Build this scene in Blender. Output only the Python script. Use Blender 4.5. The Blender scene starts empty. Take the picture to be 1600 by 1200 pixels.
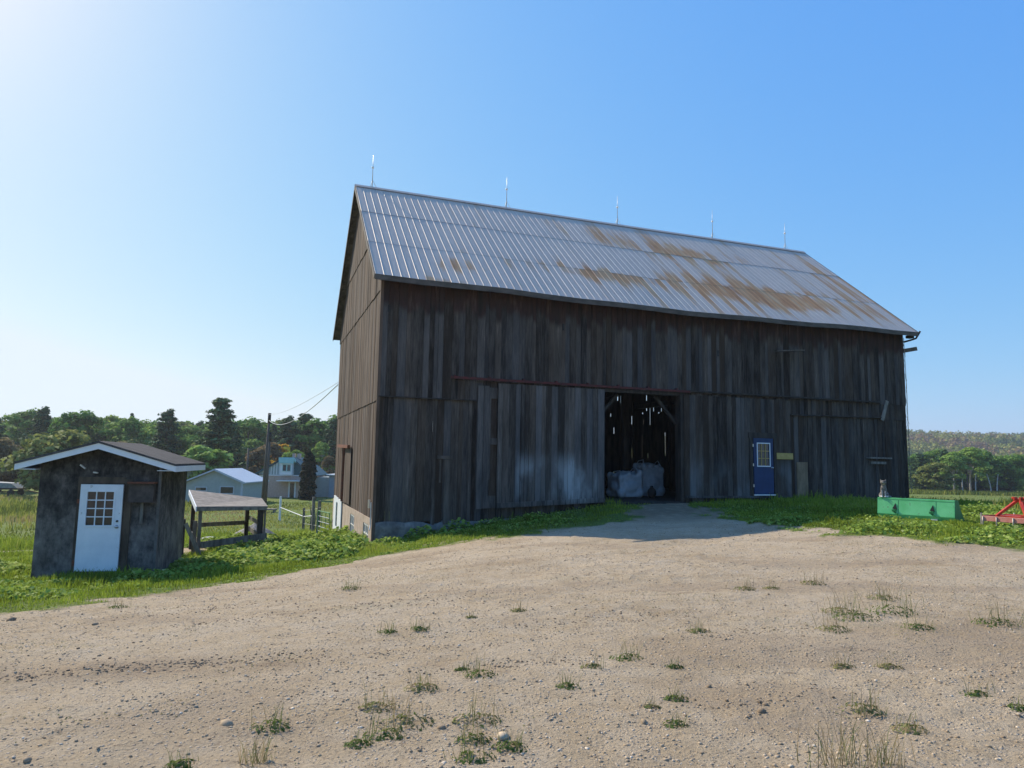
import bpy, math, random
import numpy as np
from mathutils import Vector, Matrix
R=math.radians
rng=np.random.default_rng(7); random.seed(7)
S=bpy.context.scene; COL=S.collection

# ------------------------------------------------------------------ camera, sky, sun
cam_d=bpy.data.cameras.new('camera'); cam=bpy.data.objects.new('camera',cam_d); COL.objects.link(cam)
cam_d.sensor_fit='HORIZONTAL'; cam_d.sensor_width=36; cam_d.lens=36*1080/1600
cam_d.clip_end=6000; cam_d.clip_start=.05
cam.location=(0,0,1.6)
pitch=math.atan(120/1080)
cam.rotation_euler=(Matrix.Rotation(math.pi/2+pitch,3,'X')@Matrix.Rotation(R(1.0),3,'Z')).to_euler()
S.camera=cam
SUN_EL=R(39.2); SUN_DIR=Vector((-.78,.626)).normalized()
W=bpy.data.worlds.new('World'); S.world=W; W.use_nodes=True
wn=W.node_tree; bg=wn.nodes['Background']; sky=wn.nodes.new('ShaderNodeTexSky')
sky.sky_type='NISHITA'; sky.sun_disc=False; sky.sun_elevation=SUN_EL
sky.sun_rotation=math.atan2(SUN_DIR.x,SUN_DIR.y)
sky.air_density=1.0; sky.dust_density=.8; sky.ozone_density=3.0
# the small camera of the photograph compresses the bright sky: one response curve per colour channel
_sep=wn.nodes.new('ShaderNodeSeparateColor'); _com=wn.nodes.new('ShaderNodeCombineColor'); wn.links.new(sky.outputs[0],_sep.inputs[0])
EXPO=.6; SKY_STRENGTH=.15
for _i,(_g,_k) in enumerate(((.98,.114),(.575,.268),(.10,.79))):
    _p=wn.nodes.new('ShaderNodeMath'); _p.operation='POWER'; _p.inputs[1].default_value=_g; wn.links.new(_sep.outputs[_i],_p.inputs[0])
    _m=wn.nodes.new('ShaderNodeMath'); _m.operation='MULTIPLY'; _m.inputs[1].default_value=_k/(SKY_STRENGTH*2**EXPO); wn.links.new(_p.outputs[0],_m.inputs[0])
    _c=wn.nodes.new('ShaderNodeMath'); _c.operation='MINIMUM'; _c.inputs[1].default_value=(.79,.90,1.0)[_i]/(SKY_STRENGTH*2**EXPO); wn.links.new(_m.outputs[0],_c.inputs[0])
    wn.links.new(_c.outputs[0],_com.inputs[_i])
wn.links.new(_com.outputs[0],bg.inputs[0]); bg.inputs[1].default_value=SKY_STRENGTH
sl=bpy.data.lights.new('sun','SUN'); sl.energy=4.1; sl.angle=R(.55); sl.color=(1,.90,.74)
so=bpy.data.objects.new('sun',sl); COL.objects.link(so)
sv=Vector((SUN_DIR.x*math.cos(SUN_EL),SUN_DIR.y*math.cos(SUN_EL),math.sin(SUN_EL)))
so.rotation_euler=sv.to_track_quat('Z','Y').to_euler(); so.location=(-20,20,40)
S.view_settings.view_transform='Standard'; S.view_settings.look='None'
S.view_settings.exposure=EXPO; S.view_settings.gamma=1
S.render.engine='CYCLES'; S.cycles.use_denoising=True
S.cycles.max_bounces=6; S.cycles.transparent_max_bounces=8

# ------------------------------------------------------------------ terrain function
CX,CY=-4.02,20.69
_a=math.radians(20); UX,UY=math.cos(_a),math.sin(_a)
def BW(x,y): return (CX+UX*x-UY*y, CY+UY*x+UX*y)
CTRL=[(0,0,0),(-3,4.6,-.12),(3.5,4.9,.04),(0,-8,0),(10,-6,0),(-10,-6,-.5),(-6.5,9.2,-.52),(-5.1,11.4,-.58),(-3.2,16.6,-.72),
(0,12,-.08),(4.6,15.5,0),(2.4,18.4,.02),(9,16,.33),(10.8,15.5,.34),(16,12,.3),(8,9,.12),(16,0,.2),(16,20,.35),
(-9,15.2,-1.05),(-6.9,15.7,-1.02),(-8,18,-1.25),(-12,15,-1.2),(-7.5,21,-1.42),(-14,8,-.85),(-10,30,-2.1),(-20,30,-2.4),(-12,23,-1.5),(-18,22,-1.7),
(-10,45,-3.0),(-30,45,-3.0),(0,45,-2.4),(25,25,.1),(27,40,-1.0),(40,40,-1.4),(20,50,-2),(-30,10,-1.5),(30,5,.2),(38,15,.1)]+[
(*BW(x,y),z) for x,y,z in [(9,0,.24),(9,-3,.1),(15,0,.34),(21.3,0,.38),(4,0,-.36),(1.6,0,-.72),(0,0,-.98),(0,4,-1.3),(0,9.2,-1.6),(-3,6,-1.5),(10,8,0),(5,8,-.3),(18,8,.1),(12,-2,.22),(6.5,0,.05),(21.3,11,-.3)]]
CTRL=np.array(CTRL,float)
def _phi(r2): return r2*np.log(r2+1e-9)*.5
_n=len(CTRL)
_d=((CTRL[:,None,:2]-CTRL[None,:,:2])**2).sum(-1)
_K=np.zeros((_n+3,_n+3)); _K[:_n,:_n]=_phi(_d)+np.eye(_n)*.02
_K[:_n,_n]=1; _K[:_n,_n+1:]=CTRL[:,:2]; _K[_n,:_n]=1; _K[_n+1:,:_n]=CTRL[:,:2].T
_w=np.linalg.solve(_K,np.concatenate([CTRL[:,2],[0,0,0]]))
def sst(a,b,x):
    t=np.clip((x-a)/(b-a),0,1); return t*t*(3-2*t)
def terrain(x,y):
    x=np.asarray(x,float); y=np.asarray(y,float); sh=x.shape; x=x.ravel(); y=y.ravel()
    out=np.full(x.shape,-3.7); r=np.hypot(x,y-15)
    k=sst(25,75,r); m=r<76
    if m.any():
        xx,yy=x[m],y[m]
        d=(xx[:,None]-CTRL[None,:,0])**2+(yy[:,None]-CTRL[None,:,1])**2
        z=_phi(d)@_w[:_n]+_w[_n]+_w[_n+1]*xx+_w[_n+2]*yy
        out[m]=np.clip(z,-3.7,1.0)*(1-k[m])
        out[m]+=k[m]*FARZ(xx,yy)
    out[~m]=FARZ(x[~m],y[~m])
    return out.reshape(sh)
def FARZ(x,y):
    # the right hand field drops gently, the left one is flatter
    return np.where(y<0,-.5,-3.6)*sst(-60,60,y)+0*x
def tz(x,y): return float(terrain(np.array([x]),np.array([y]))[0])

def _hash(i,j,s):
    n=(i*374761393+j*668265263+s*974634777)&0xffffffff
    n=((n^(n>>13))*1274126177)&0xffffffff
    return ((n^(n>>16))&0xffff)/65535.
def vnoise(x,y,s=0):
    xi=np.floor(x).astype(np.int64); yi=np.floor(y).astype(np.int64); fx=x-xi; fy=y-yi
    fx=fx*fx*(3-2*fx); fy=fy*fy*(3-2*fy)
    a=_hash(xi,yi,s);b=_hash(xi+1,yi,s);c=_hash(xi,yi+1,s);d=_hash(xi+1,yi+1,s)
    return (a*(1-fx)+b*fx)*(1-fy)+(c*(1-fx)+d*fx)*fy
def fbm(x,y,s=0,o=4):
    t=0;a=.5;f=1.
    for k in range(o): t=t+a*vnoise(x*f,y*f,s+k); a*=.5; f*=2.03
    return t/(1-.5**o)

# ------------------------------------------------------------------ mesh helpers
class MB:
    def __init__(s): s.v=[]; s.f=[]; s.t=[]
    def box(s,c,h,M=None,tint=.5,top=None):
        """box with centre c and full sizes h; M optional 3x3 rotation; top=(sx,sy) scales the top face"""
        b=len(s.v); sx,sy=top or (1,1)
        for z in (-1,1):
            for y in (-1,1):
                for x in (-1,1):
                    k=(sx,sy) if z>0 else (1,1)
                    p=Vector((x*h[0]/2*k[0],y*h[1]/2*k[1],z*h[2]/2))
                    if M is not None: p=M@p
                    s.v.append((p.x+c[0],p.y+c[1],p.z+c[2]))
        s.add([(0,2,3,1),(4,5,7,6),(0,1,5,4),(2,6,7,3),(0,4,6,2),(1,3,7,5)],b,tint)
    def span(s,a,b,tint=.5):
        s.box([(a[i]+b[i])/2 for i in range(3)],[abs(b[i]-a[i]) for i in range(3)],None,tint)
    def add(s,fs,b,tint=.5):
        for f in fs: s.f.append(tuple(i+b for i in f)); s.t.append(tint)
    def beam(s,a,b,w,h,tint=.5,upv=(0,0,1)):
        a=Vector(a);b=Vector(b);d=(b-a); L=d.length; d.normalize()
        u=Vector(upv); x=d.cross(u)
        if x.length<1e-4: x=d.cross(Vector((0,1,0)))
        x.normalize(); y=x.cross(d).normalized()
        M=Matrix((x,d,y)).transposed()
        s.box((a+b)/2,(w,L,h),M,tint)
    def tube(s,pts,r,n=8,tint=.5,caps=True):
        pts=[Vector(p) for p in pts]
        if not hasattr(r,'__len__'): r=[r]*len(pts)
        b=len(s.v); prev=None
        for i,p in enumerate(pts):
            d=(pts[min(i+1,len(pts)-1)]-pts[max(i-1,0)]).normalized()
            x=d.cross(Vector((0,0,1))) if prev is None else prev-d*prev.dot(d)
            if x.length<1e-3: x=d.cross(Vector((0,1,0)))
            x.normalize(); prev=x; y=d.cross(x)
            for k in range(n):
                a=2*math.pi*k/n; q=p+(x*math.cos(a)+y*math.sin(a))*r[i]; s.v.append(tuple(q))
        for i in range(len(pts)-1):
            for k in range(n):
                s.add([(i*n+k,i*n+(k+1)%n,(i+1)*n+(k+1)%n,(i+1)*n+k)],b,tint)
        if caps:
            s.add([tuple(range(n))[::-1]],b,tint); m=(len(pts)-1)*n; s.add([tuple(m+k for k in range(n))],b,tint)
    def prism(s,poly,fn,t0,t1,tint=.5):
        """poly of 2D points, fn(p,t)->3D, extruded from t0 to t1"""
        b=len(s.v); n=len(poly)
        for t in (t0,t1):
            for p in poly: s.v.append(tuple(fn(p,t)))
        s.add([tuple(range(n))[::-1],tuple(range(n,2*n))]+[(k,(k+1)%n,n+(k+1)%n,n+k) for k in range(n)],b,tint)
    def ball(s,c,r,seg=10,rings=6,tint=.5,M=None):
        b=len(s.v); r=r if hasattr(r,'__len__') else (r,r,r)
        for i in range(rings+1):
            th=math.pi*i/rings
            for k in range(seg):
                a=2*math.pi*k/seg; p=Vector((r[0]*math.sin(th)*math.cos(a),r[1]*math.sin(th)*math.sin(a),r[2]*math.cos(th)))
                if M is not None: p=M@p
                s.v.append((c[0]+p.x,c[1]+p.y,c[2]+p.z))
        for i in range(rings):
            for k in range(seg): s.add([(i*seg+k,(i+1)*seg+k,(i+1)*seg+(k+1)%seg,i*seg+(k+1)%seg)],b,tint)
    def build(s,name,m,parent=None,smooth=False,bevel=0):
        me=bpy.data.meshes.new(name); me.from_pydata(s.v,[],s.f)
        at=me.attributes.new('tint','FLOAT','FACE'); at.data.foreach_set('value',s.t)
        return link(name,me,m,parent,smooth,bevel)
def parts(mb,name,m,parent):
    """every loose piece of mb becomes a part of its own"""
    par=list(range(len(mb.v)))
    def find(a):
        while par[a]!=a: par[a]=par[par[a]]; a=par[a]
        return a
    for f in mb.f:
        for i in f[1:]: par[find(i)]=find(f[0])
    G={}
    for f,t in zip(mb.f,mb.t): G.setdefault(find(f[0]),[]).append((f,t))
    out=[]
    for fs in G.values():
        q=MB(); ids={}
        for f,t in fs:
            for i in f:
                if i not in ids: ids[i]=len(q.v); q.v.append(mb.v[i])
            q.f.append(tuple(ids[i] for i in f)); q.t.append(t)
        out.append(q.build(name,m,parent))
    return out
def link(name,me,m,parent=None,smooth=False,bevel=0):
    me.validate(); me.materials.append(m)
    if smooth: me.polygons.foreach_set('use_smooth',[True]*len(me.polygons))
    o=bpy.data.objects.new(name,me); COL.objects.link(o)
    if parent: o.parent=parent
    if bevel:
        b=o.modifiers.new('b','BEVEL'); b.width=bevel; b.segments=2; b.limit_method='ANGLE'
    return o
def npmesh(name,V,F,m,parent=None,tint=None,smooth=False):
    """numpy mesh: V (n,3), F (k,3|4)"""
    me=bpy.data.meshes.new(name); k=F.shape[1]
    me.vertices.add(len(V)); me.vertices.foreach_set('co',V.astype(np.float32).ravel())
    me.loops.add(F.size); me.loops.foreach_set('vertex_index',F.astype(np.int32).ravel())
    me.polygons.add(len(F)); me.polygons.foreach_set('loop_start',np.arange(0,F.size,k,dtype=np.int32))
    me.update(calc_edges=True)
    if tint is not None:
        at=me.attributes.new('tint','FLOAT','FACE'); at.data.foreach_set('value',np.asarray(tint,dtype=np.float32))
    if smooth: me.polygons.foreach_set('use_smooth',np.ones(len(F),bool))
    if m: me.materials.append(m)
    o=bpy.data.objects.new(name,me); COL.objects.link(o)
    if parent: o.parent=parent
    return o
def thing(name,label,cat,loc=(0,0,0),rz=0,group=None):
    o=bpy.data.objects.new(name,None); COL.objects.link(o); o.empty_display_size=.2
    o.location=loc; o.rotation_euler=(0,0,rz); o['label']=label; o['category']=cat
    if group: o['group']=group
    return o
def tag(o,label=None,cat=None,group=None,kind=None):
    if label: o['label']=label
    if cat: o['category']=cat
    if group: o['group']=group
    if kind: o['kind']=kind
    return o
def dup(src,loc,rz=0,sc=1,label=None,group=None):
    r=src.copy(); COL.objects.link(r); r.location=loc; r.rotation_euler=(0,0,rz)
    r.scale=(sc,sc,sc) if not hasattr(sc,'__len__') else sc
    if label: r['label']=label
    if group: r['group']=group
    for ch in list(src.children):
        c=ch.copy(); COL.objects.link(c); c.parent=r
        for g in list(ch.children):
            d=g.copy(); COL.objects.link(d); d.parent=c
    return r
def fuse(o,voxel,smooth=3):
    """turn the overlapping lumps of a mesh into one continuous surface"""
    m=o.modifiers.new('r','REMESH'); m.mode='VOXEL'; m.voxel_size=voxel
    k=o.modifiers.new('s','SMOOTH'); k.iterations=smooth; k.factor=.6
    bpy.context.view_layer.update()
    dg=bpy.context.evaluated_depsgraph_get()
    me=bpy.data.meshes.new_from_object(o.evaluated_get(dg)); o.modifiers.clear()
    o.data=me; me.polygons.foreach_set('use_smooth',[True]*len(me.polygons))
    return o

# ------------------------------------------------------------------ materials
class NT:
    def __init__(s,name):
        s.m=bpy.data.materials.new(name); s.m.use_nodes=True; s.t=s.m.node_tree; s.p=s.t.nodes['Principled BSDF']
    def n(s,typ,**k):
        x=s.t.nodes.new(typ)
        for a,b in k.items():
            if a.startswith('i_'): x.inputs[a[2:].replace('_',' ')].default_value=b
            else: setattr(x,a,b)
        return x
    def l(s,a,b): s.t.links.new(a,b)
    def coord(s,scale=(1,1,1),kind='Object',rot=(0,0,0)):
        tc=s.n('ShaderNodeTexCoord'); mp=s.n('ShaderNodeMapping'); s.l(tc.outputs[kind],mp.inputs[0])
        mp.inputs['Scale'].default_value=scale; mp.inputs['Rotation'].default_value=rot; return mp.outputs[0]
    def noise(s,vec,scale,detail=6,rough=.6,dist=0):
        x=s.n('ShaderNodeTexNoise'); s.l(vec,x.inputs['Vector']); x.inputs['Scale'].default_value=scale
        x.inputs['Detail'].default_value=detail; x.inputs['Roughness'].default_value=rough; x.inputs['Distortion'].default_value=dist
        return x.outputs['Fac']
    def ramp(s,fac,stops,interp='LINEAR'):
        x=s.n('ShaderNodeValToRGB'); x.color_ramp.interpolation=interp; e=x.color_ramp.elements
        while len(e)<len(stops): e.new(.5)
        for i,(p,c) in enumerate(stops): e[i].position=p; e[i].color=c if len(c)==4 else (*c,1)
        s.l(fac,x.inputs[0]); return x.outputs[0]
    def mask(s,fac,a,b):
        x=s.n('ShaderNodeMapRange'); x.interpolation_type='SMOOTHSTEP'; s.l(fac,x.inputs[0])
        x.inputs[1].default_value=a; x.inputs[2].default_value=b; return x.outputs[0]
    def mix(s,fac,a,b,typ='MIX'):
        x=s.n('ShaderNodeMix',data_type='RGBA',blend_type=typ)
        for v,i in ((fac,0),(a,6),(b,7)):
            if hasattr(v,'links'): s.l(v,x.inputs[i])
            elif i==0: x.inputs[0].default_value=v
            else: x.inputs[i].default_value=(*v,1) if len(v)==3 else v
        return x.outputs[2]
    def math(s,op,a,b=0.,c=0.):
        x=s.n('ShaderNodeMath',operation=op)
        for i,v in enumerate((a,b,c)):
            if hasattr(v,'links'): s.l(v,x.inputs[i])
            else: x.inputs[i].default_value=v
        return x.outputs[0]
    def attr(s,name='tint'):
        x=s.n('ShaderNodeAttribute',attribute_name=name); return x.outputs['Fac']
    def sep(s,vec):
        x=s.n('ShaderNodeSeparateXYZ'); s.l(vec,x.inputs[0]); return x.outputs
    def bump(s,h,strength=.3,dist=.02):
        x=s.n('ShaderNodeBump'); s.l(h,x.inputs['Height']); x.inputs['Strength'].default_value=strength
        x.inputs['Distance'].default_value=dist; s.l(x.outputs[0],s.p.inputs['Normal'])
    def out(s,col,rough=.8,metal=0,spec=.3):
        if hasattr(col,'links'): s.l(col,s.p.inputs['Base Color'])
        else: s.p.inputs['Base Color'].default_value=(*col,1)
        if hasattr(rough,'links'): s.l(rough,s.p.inputs['Roughness'])
        else: s.p.inputs['Roughness'].default_value=rough
        if hasattr(metal,'links'): s.l(metal,s.p.inputs['Metallic'])
        else: s.p.inputs['Metallic'].default_value=metal
        s.p.inputs['Specular IOR Level'].default_value=spec
        return s.m
def pm(name,c1,c2,scale=4,stretch=(1,1,1),rough=.75,metal=0,bump=.2,tint=0,spec=.3,bd=.01,detail=7,chips=None):
    N=NT(name); v=N.coord(stretch); f=N.noise(v,scale,detail)
    c=N.mix(N.mask(f,.3,.7),c1,c2)
    if chips: c=N.mix(N.math('MULTIPLY',N.mask(N.noise(N.coord(),chips[0],8,.7),chips[1],chips[1]+.06),.8),c,chips[2])
    if tint:
        k=N.math('MULTIPLY_ADD',N.attr(),tint,1-tint/2)
        x=N.n('ShaderNodeVectorMath',operation='SCALE'); N.l(c,x.inputs[0]); N.l(k,x.inputs['Scale']); c=x.outputs[0]
    if bump: N.bump(f,bump,bd)
    return N.out(c,rough,metal,spec)
def leafmat(name,cols,objvar=.25,transl=.35,rough=.75):
    """foliage: colour by per-leaf tint and a little by tree; some light passes through the leaf"""
    N=NT(name); t=N.attr(); c=N.ramp(t,[(i/(len(cols)-1),k) for i,k in enumerate(cols)])
    oi=N.n('ShaderNodeObjectInfo'); k=N.math('MULTIPLY_ADD',oi.outputs['Random'],objvar,1-objvar/2)
    x=N.n('ShaderNodeHueSaturation'); N.l(c,x.inputs['Color']); N.l(k,x.inputs['Value'])
    h=N.math('MULTIPLY_ADD',oi.outputs['Random'],-.04*objvar*4,.5+.02*objvar*4); N.l(h,x.inputs['Hue'])
    N.out(x.outputs[0],rough,0,.1)
    tr=N.n('ShaderNodeBsdfTranslucent'); N.l(x.outputs[0],tr.inputs[0])
    ms=N.n('ShaderNodeMixShader'); ms.inputs[0].default_value=transl
    N.l(N.p.outputs[0],ms.inputs[1]); N.l(tr.outputs[0],ms.inputs[2])
    N.l(ms.outputs[0],N.t.nodes['Material Output'].inputs[0]); return N.m

def wood(name,dark,mid,light,eave=False,bleach=False,stripe=None,low=None):
    """weathered vertical boards: tone by board, grain along z, knots, old paint where the eave sheltered it"""
    N=NT(name); v=N.coord((1,1,.06)); g=N.noise(v,30,9,.75); v2=N.coord((1,1,.16)); b=N.noise(v2,3.2,6,.6)
    bt=N.attr()
    f=N.math('MULTIPLY_ADD',g,1.0,N.math('MULTIPLY_ADD',b,.75,-.60)); f=N.math('ADD',f,N.math('MULTIPLY_ADD',bt,.26,-.13))
    c=N.ramp(f,[(.12,dark),(.48,mid),(.92,light)])
    # a few boards lean to blue grey, a few to brown
    hue=N.math('FRACT',N.math('MULTIPLY',bt,7.3)); c=N.mix(N.math('MULTIPLY',N.mask(hue,.55,.95),.22),c,(light[0]*.55,light[1]*.62,light[2]*.74))
    c=N.mix(N.math('MULTIPLY',N.mask(hue,.4,.0),.3),c,(mid[0]*1.05,mid[1]*.85,mid[2]*.68))
    o=N.coord(); x,y,z=N.sep(o)
    n1=N.noise(N.coord((1,1,.25)),1.6,5,.6)
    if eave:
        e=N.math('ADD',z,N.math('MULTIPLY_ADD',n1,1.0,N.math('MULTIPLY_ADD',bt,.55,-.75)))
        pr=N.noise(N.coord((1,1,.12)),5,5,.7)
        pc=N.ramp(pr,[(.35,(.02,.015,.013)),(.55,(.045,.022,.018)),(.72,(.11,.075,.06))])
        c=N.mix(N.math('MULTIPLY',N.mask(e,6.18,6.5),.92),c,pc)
    if stripe:
        for (x0,x1,z0,z1,col,amt) in stripe:
            m=N.math('MULTIPLY',N.mask(N.math('ADD',x,N.math('MULTIPLY_ADD',n1,.3,-.15)),x0-.12,x0+.06),N.mask(N.math('ADD',x,N.math('MULTIPLY_ADD',n1,.3,-.15)),x1+.1,x1-.08))
            zz=N.math('ADD',z,N.math('MULTIPLY_ADD',g,1.4,-.7))
            m=N.math('MULTIPLY',m,N.math('MULTIPLY',N.mask(zz,z0-.4,z0+.3),N.mask(zz,z1+.4,z1-.3)))
            pn=N.mask(N.noise(N.coord((1,1,.45)),1.35,4,.55),.40,.62)
        m=N.math('MULTIPLY',m,N.math('MULTIPLY_ADD',pn,.85 if col[0]<col[2] else .5,.15 if col[0]<col[2] else .5)); m=N.math('MULTIPLY',m,N.math('MULTIPLY_ADD',bt,.6,.55))
        c=N.mix(N.math('MULTIPLY',m,amt),c,col)
    N.bump(g,.5,.006)
    return N.out(c,.85,0,.15)

M={}
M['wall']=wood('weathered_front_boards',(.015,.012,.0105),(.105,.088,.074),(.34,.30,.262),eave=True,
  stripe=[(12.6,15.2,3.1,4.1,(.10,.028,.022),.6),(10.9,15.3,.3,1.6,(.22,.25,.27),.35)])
M['door']=wood('weathered_door_boards',(.028,.024,.021),(.135,.117,.102),(.38,.345,.31),
  stripe=[(4.0,4.3,2.0,4.0,(.15,.03,.025),.85),(4.4,7.3,.45,1.6,(.36,.39,.40),.75)])
M['gable']=wood('sunlit_gable_boards',(.04,.027,.021),(.15,.112,.088),(.38,.31,.255))  # same wood as the front, coloured brighter brown for the sun on it
M['beam']=pm('rough_beam_wood',(.05,.04,.032),(.13,.11,.09),6,(1,1,.2),bump=.3,tint=.5)
M['greywood']=pm('grey_fence_wood',(.10,.09,.075),(.24,.22,.19),9,(1,1,.25),bump=.4,tint=.5)
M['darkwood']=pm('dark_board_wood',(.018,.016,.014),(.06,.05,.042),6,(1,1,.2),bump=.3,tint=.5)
M['redpaint']=pm('flaking_red_paint',(.12,.025,.022),(.06,.025,.022),9,bump=.3)
M['rust']=pm('rusty_iron',(.22,.07,.035),(.10,.045,.03),14,bump=.3)
M['fascia']=pm('faded_fascia_board',(.06,.052,.043),(.12,.105,.09),6,(.3,1,1),bump=.2,tint=.3)
M['white']=pm('white_paint',(.72,.74,.76),(.80,.81,.82),3,bump=.05,rough=.45,tint=.1)
M['offwhite']=pm('chalky_white_board',(.55,.55,.53),(.75,.75,.73),5,bump=.1,tint=.2)
M['blue']=pm('royal_blue_paint',(.008,.034,.10),(.012,.044,.13),4,rough=.5,bump=.05)
M['glass']=NT('dark_glass').out((.03,.035,.04),.08,0,.6)
M['doorwhite']=pm('grimy_white_door',(.70,.72,.74),(.80,.81,.82),3,bump=.05,rough=.5,chips=(7,.62,(.42,.40,.36)))
M['interior']=pm('dusty_pane',(.05,.055,.05),(.14,.13,.11),5,rough=.2,bump=0,spec=.6)
M['yellow']=pm('yellow_sign_board',(.38,.28,.08),(.5,.37,.13),6,rough=.6,bump=.05)
M['ply']=pm('bare_plywood',(.17,.12,.07),(.26,.19,.12),6,(1,1,.3),bump=.15)
M['concrete']=pm('parged_foundation',(.33,.25,.19),(.46,.37,.30),3,bump=.35,bd=.02,tint=.15)
M['stone']=pm('pale_foundation_stone',(.12,.105,.09),(.24,.22,.19),4,bump=.5,bd=.03,tint=.3)
M['metal']=pm('galvanised_steel',(.42,.43,.44),(.55,.56,.57),8,rough=.35,metal=.8,bump=.05)
M['bag']=pm('woven_white_sack',(.30,.34,.38),(.40,.44,.48),5,rough=.6,bump=.3,bd=.02)
M['black']=pm('black_rubber',(.012,.012,.012),(.03,.03,.03),8,bump=.1)
M['rod']=pm('lightning_rod_metal',(.4,.4,.4),(.6,.6,.6),8,rough=.4,metal=.5,bump=0)
M['ball']=pm('milk_glass_ball',(.75,.75,.72),(.85,.85,.8),4,rough=.2,bump=0)
M['bark']=pm('bark',(.04,.033,.026),(.11,.095,.08),5,(1,1,.3),bump=.5,bd=.03)
M['palebark']=pm('pale_birch_bark',(.30,.29,.26),(.5,.49,.46),5,(1,1,.5),bump=.3)
M['greyroof']=pm('weathered_tar_paper',(.13,.115,.105),(.24,.215,.20),5,(1,1,1),bump=.3)
M['pole']=pm('creosoted_pole',(.07,.055,.042),(.12,.10,.08),6,(1,1,.1),bump=.3)
def tarmat():
    N=NT('tar_paper'); a=N.noise(N.coord((1,1,.5)),9,10,.75); b=N.noise(N.coord(),2.2,6,.65); z=N.sep(N.coord())[2]
    w=N.math('ADD',N.math('MULTIPLY',a,.6),N.math('MULTIPLY',b,.6)); w=N.math('SUBTRACT',w,N.math('MULTIPLY',N.mask(z,.9,1.9),.14))
    c=N.ramp(w,[(.38,(.022,.02,.019)),(.50,(.075,.066,.06)),(.62,(.16,.14,.125)),(.76,(.27,.235,.20))])
    N.bump(a,.9,.02); return N.out(c,.9,0,.15)
M['tar']=tarmat()
def shingle():
    N=NT('asphalt_shingles'); br=N.n('ShaderNodeTexBrick'); N.l(N.coord((1,1,1)),br.inputs['Vector'])
    br.inputs['Scale'].default_value=3.0; br.inputs['Color1'].default_value=(.05,.048,.05,1); br.inputs['Color2'].default_value=(.10,.095,.095,1)
    br.inputs['Mortar'].default_value=(.02,.02,.02,1); br.inputs['Mortar Size'].default_value=.01
    f=N.noise(N.coord(),60,4); N.bump(f,.4,.004)
    return N.out(N.mix(.35,br.outputs['Color'],N.ramp(f,[(.3,(.02,.02,.02)),(.7,(.17,.16,.16))])),.95,0,.1)
M['shingle']=shingle()
def roofmat():
    N=NT('rusting_galvanised_roof'); z=N.attr('rust')
    st=N.coord((2.2,.35,.35)); f=N.noise(st,1.5,8,.65); g=N.noise(N.coord((4,.5,.5)),4,7,.7); pt=N.attr('tint')
    k=N.math('ADD',N.math('MULTIPLY_ADD',f,.9,-.33),z); k=N.math('ADD',k,N.math('MULTIPLY_ADD',g,.5,-.18)); k=N.math('ADD',k,N.math('MULTIPLY_ADD',pt,.55,-.22))
    m=N.math('MULTIPLY',N.mask(k,.34,.66),.94)
    base=N.ramp(g,[(.3,(.52,.41,.325)),(.55,(.63,.505,.40)),(.75,(.72,.59,.48))])
    base=N.mix(N.math('MULTIPLY',pt,.3),base,(.40,.36,.32))
    rust=N.ramp(f,[(.35,(.38,.16,.055)),(.5,(.50,.25,.10)),(.65,(.50,.33,.18))])
    N.bump(g,.15,.004)
    return N.out(N.mix(m,base,rust),N.math('MULTIPLY_ADD',m,.25,.58),N.math('MULTIPLY_ADD',m,-.12,.12),.4)
M['roof']=roofmat()

# ------------------------------------------------------------------ ground
YARD=[(-90,-90),(-90,-10),(-30,-4),(-14,3.5),(-9.2,7.6),(-6.6,9.8),(-5.15,11.5),(-4.3,13.9),(-3.3,16.6),(-1.6,17.6),(-.3,17.3),(1.5,17.5),(3.0,18.6),(3.9,20.6),(4.4,23.6),(6.2,24.6),(5.9,20.6),(6.0,17.6),(6.9,15.4),(7.9,13.6),(9.0,11.7),(13,9.5),(30,5),(90,-10),(90,-90)]
def sdpoly(x,y,P=YARD):
    """signed distance to the yard outline, positive outside it"""
    d=np.full(x.shape,1e9); ins=np.zeros(x.shape,bool)
    for i in range(len(P)):
        ax,ay=P[i];bx,by=P[(i+1)%len(P)]; ex,ey=bx-ax,by-ay
        t=np.clip(((x-ax)*ex+(y-ay)*ey)/(ex*ex+ey*ey),0,1)
        d=np.minimum(d,np.hypot(x-ax-t*ex,y-ay-t*ey))
        c=((ay>y)!=(by>y))&(x<(bx-ax)*(y-ay)/(by-ay+1e-12)+ax); ins^=c
    return np.where(ins,-d,d)
def segd(x,y,P):
    d=np.full(x.shape,1e9)
    for (ax,ay),(bx,by) in zip(P[:-1],P[1:]):
        ex,ey=bx-ax,by-ay; t=np.clip(((x-ax)*ex+(y-ay)*ey)/(ex*ex+ey*ey),0,1)
        d=np.minimum(d,np.hypot(x-ax-t*ex,y-ay-t*ey))
    return d
TRACK=[(-60,30),(-34,26.5),(-19,25.5),(-10.6,22.6)]
def barn_in(x,y,pad=0):
    lx=(x-CX)*UX+(y-CY)*UY; ly=-(x-CX)*UY+(y-CY)*UX
    return (lx>-pad)&(lx<21.4+pad)&(ly>-pad)&(ly<11.4+pad)
def shed_in(x,y,pad=0):
    dx,dy=x+7.94,y-15.6; a=dx*-.978+dy*-.208; b=dx*-.208+dy*.978
    return (a>-pad)&(a<2.6+pad)&(b>-pad)&(b<2.5+pad)
def grassiness(x,y):
    d=sdpoly(x,y)+(fbm(x*1.1,y*1.1,3,4)-.5)*1.9+(fbm(x*4,y*4,5,3)-.5)*.9
    g=sst(-.12,.3,d)
    t=segd(x,y,TRACK)+(fbm(x*.9,y*.9,9,3)-.5)*1.2
    g=g*sst(.7,1.3,t)
    return np.where(barn_in(x,y,-.05),0,g)
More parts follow.
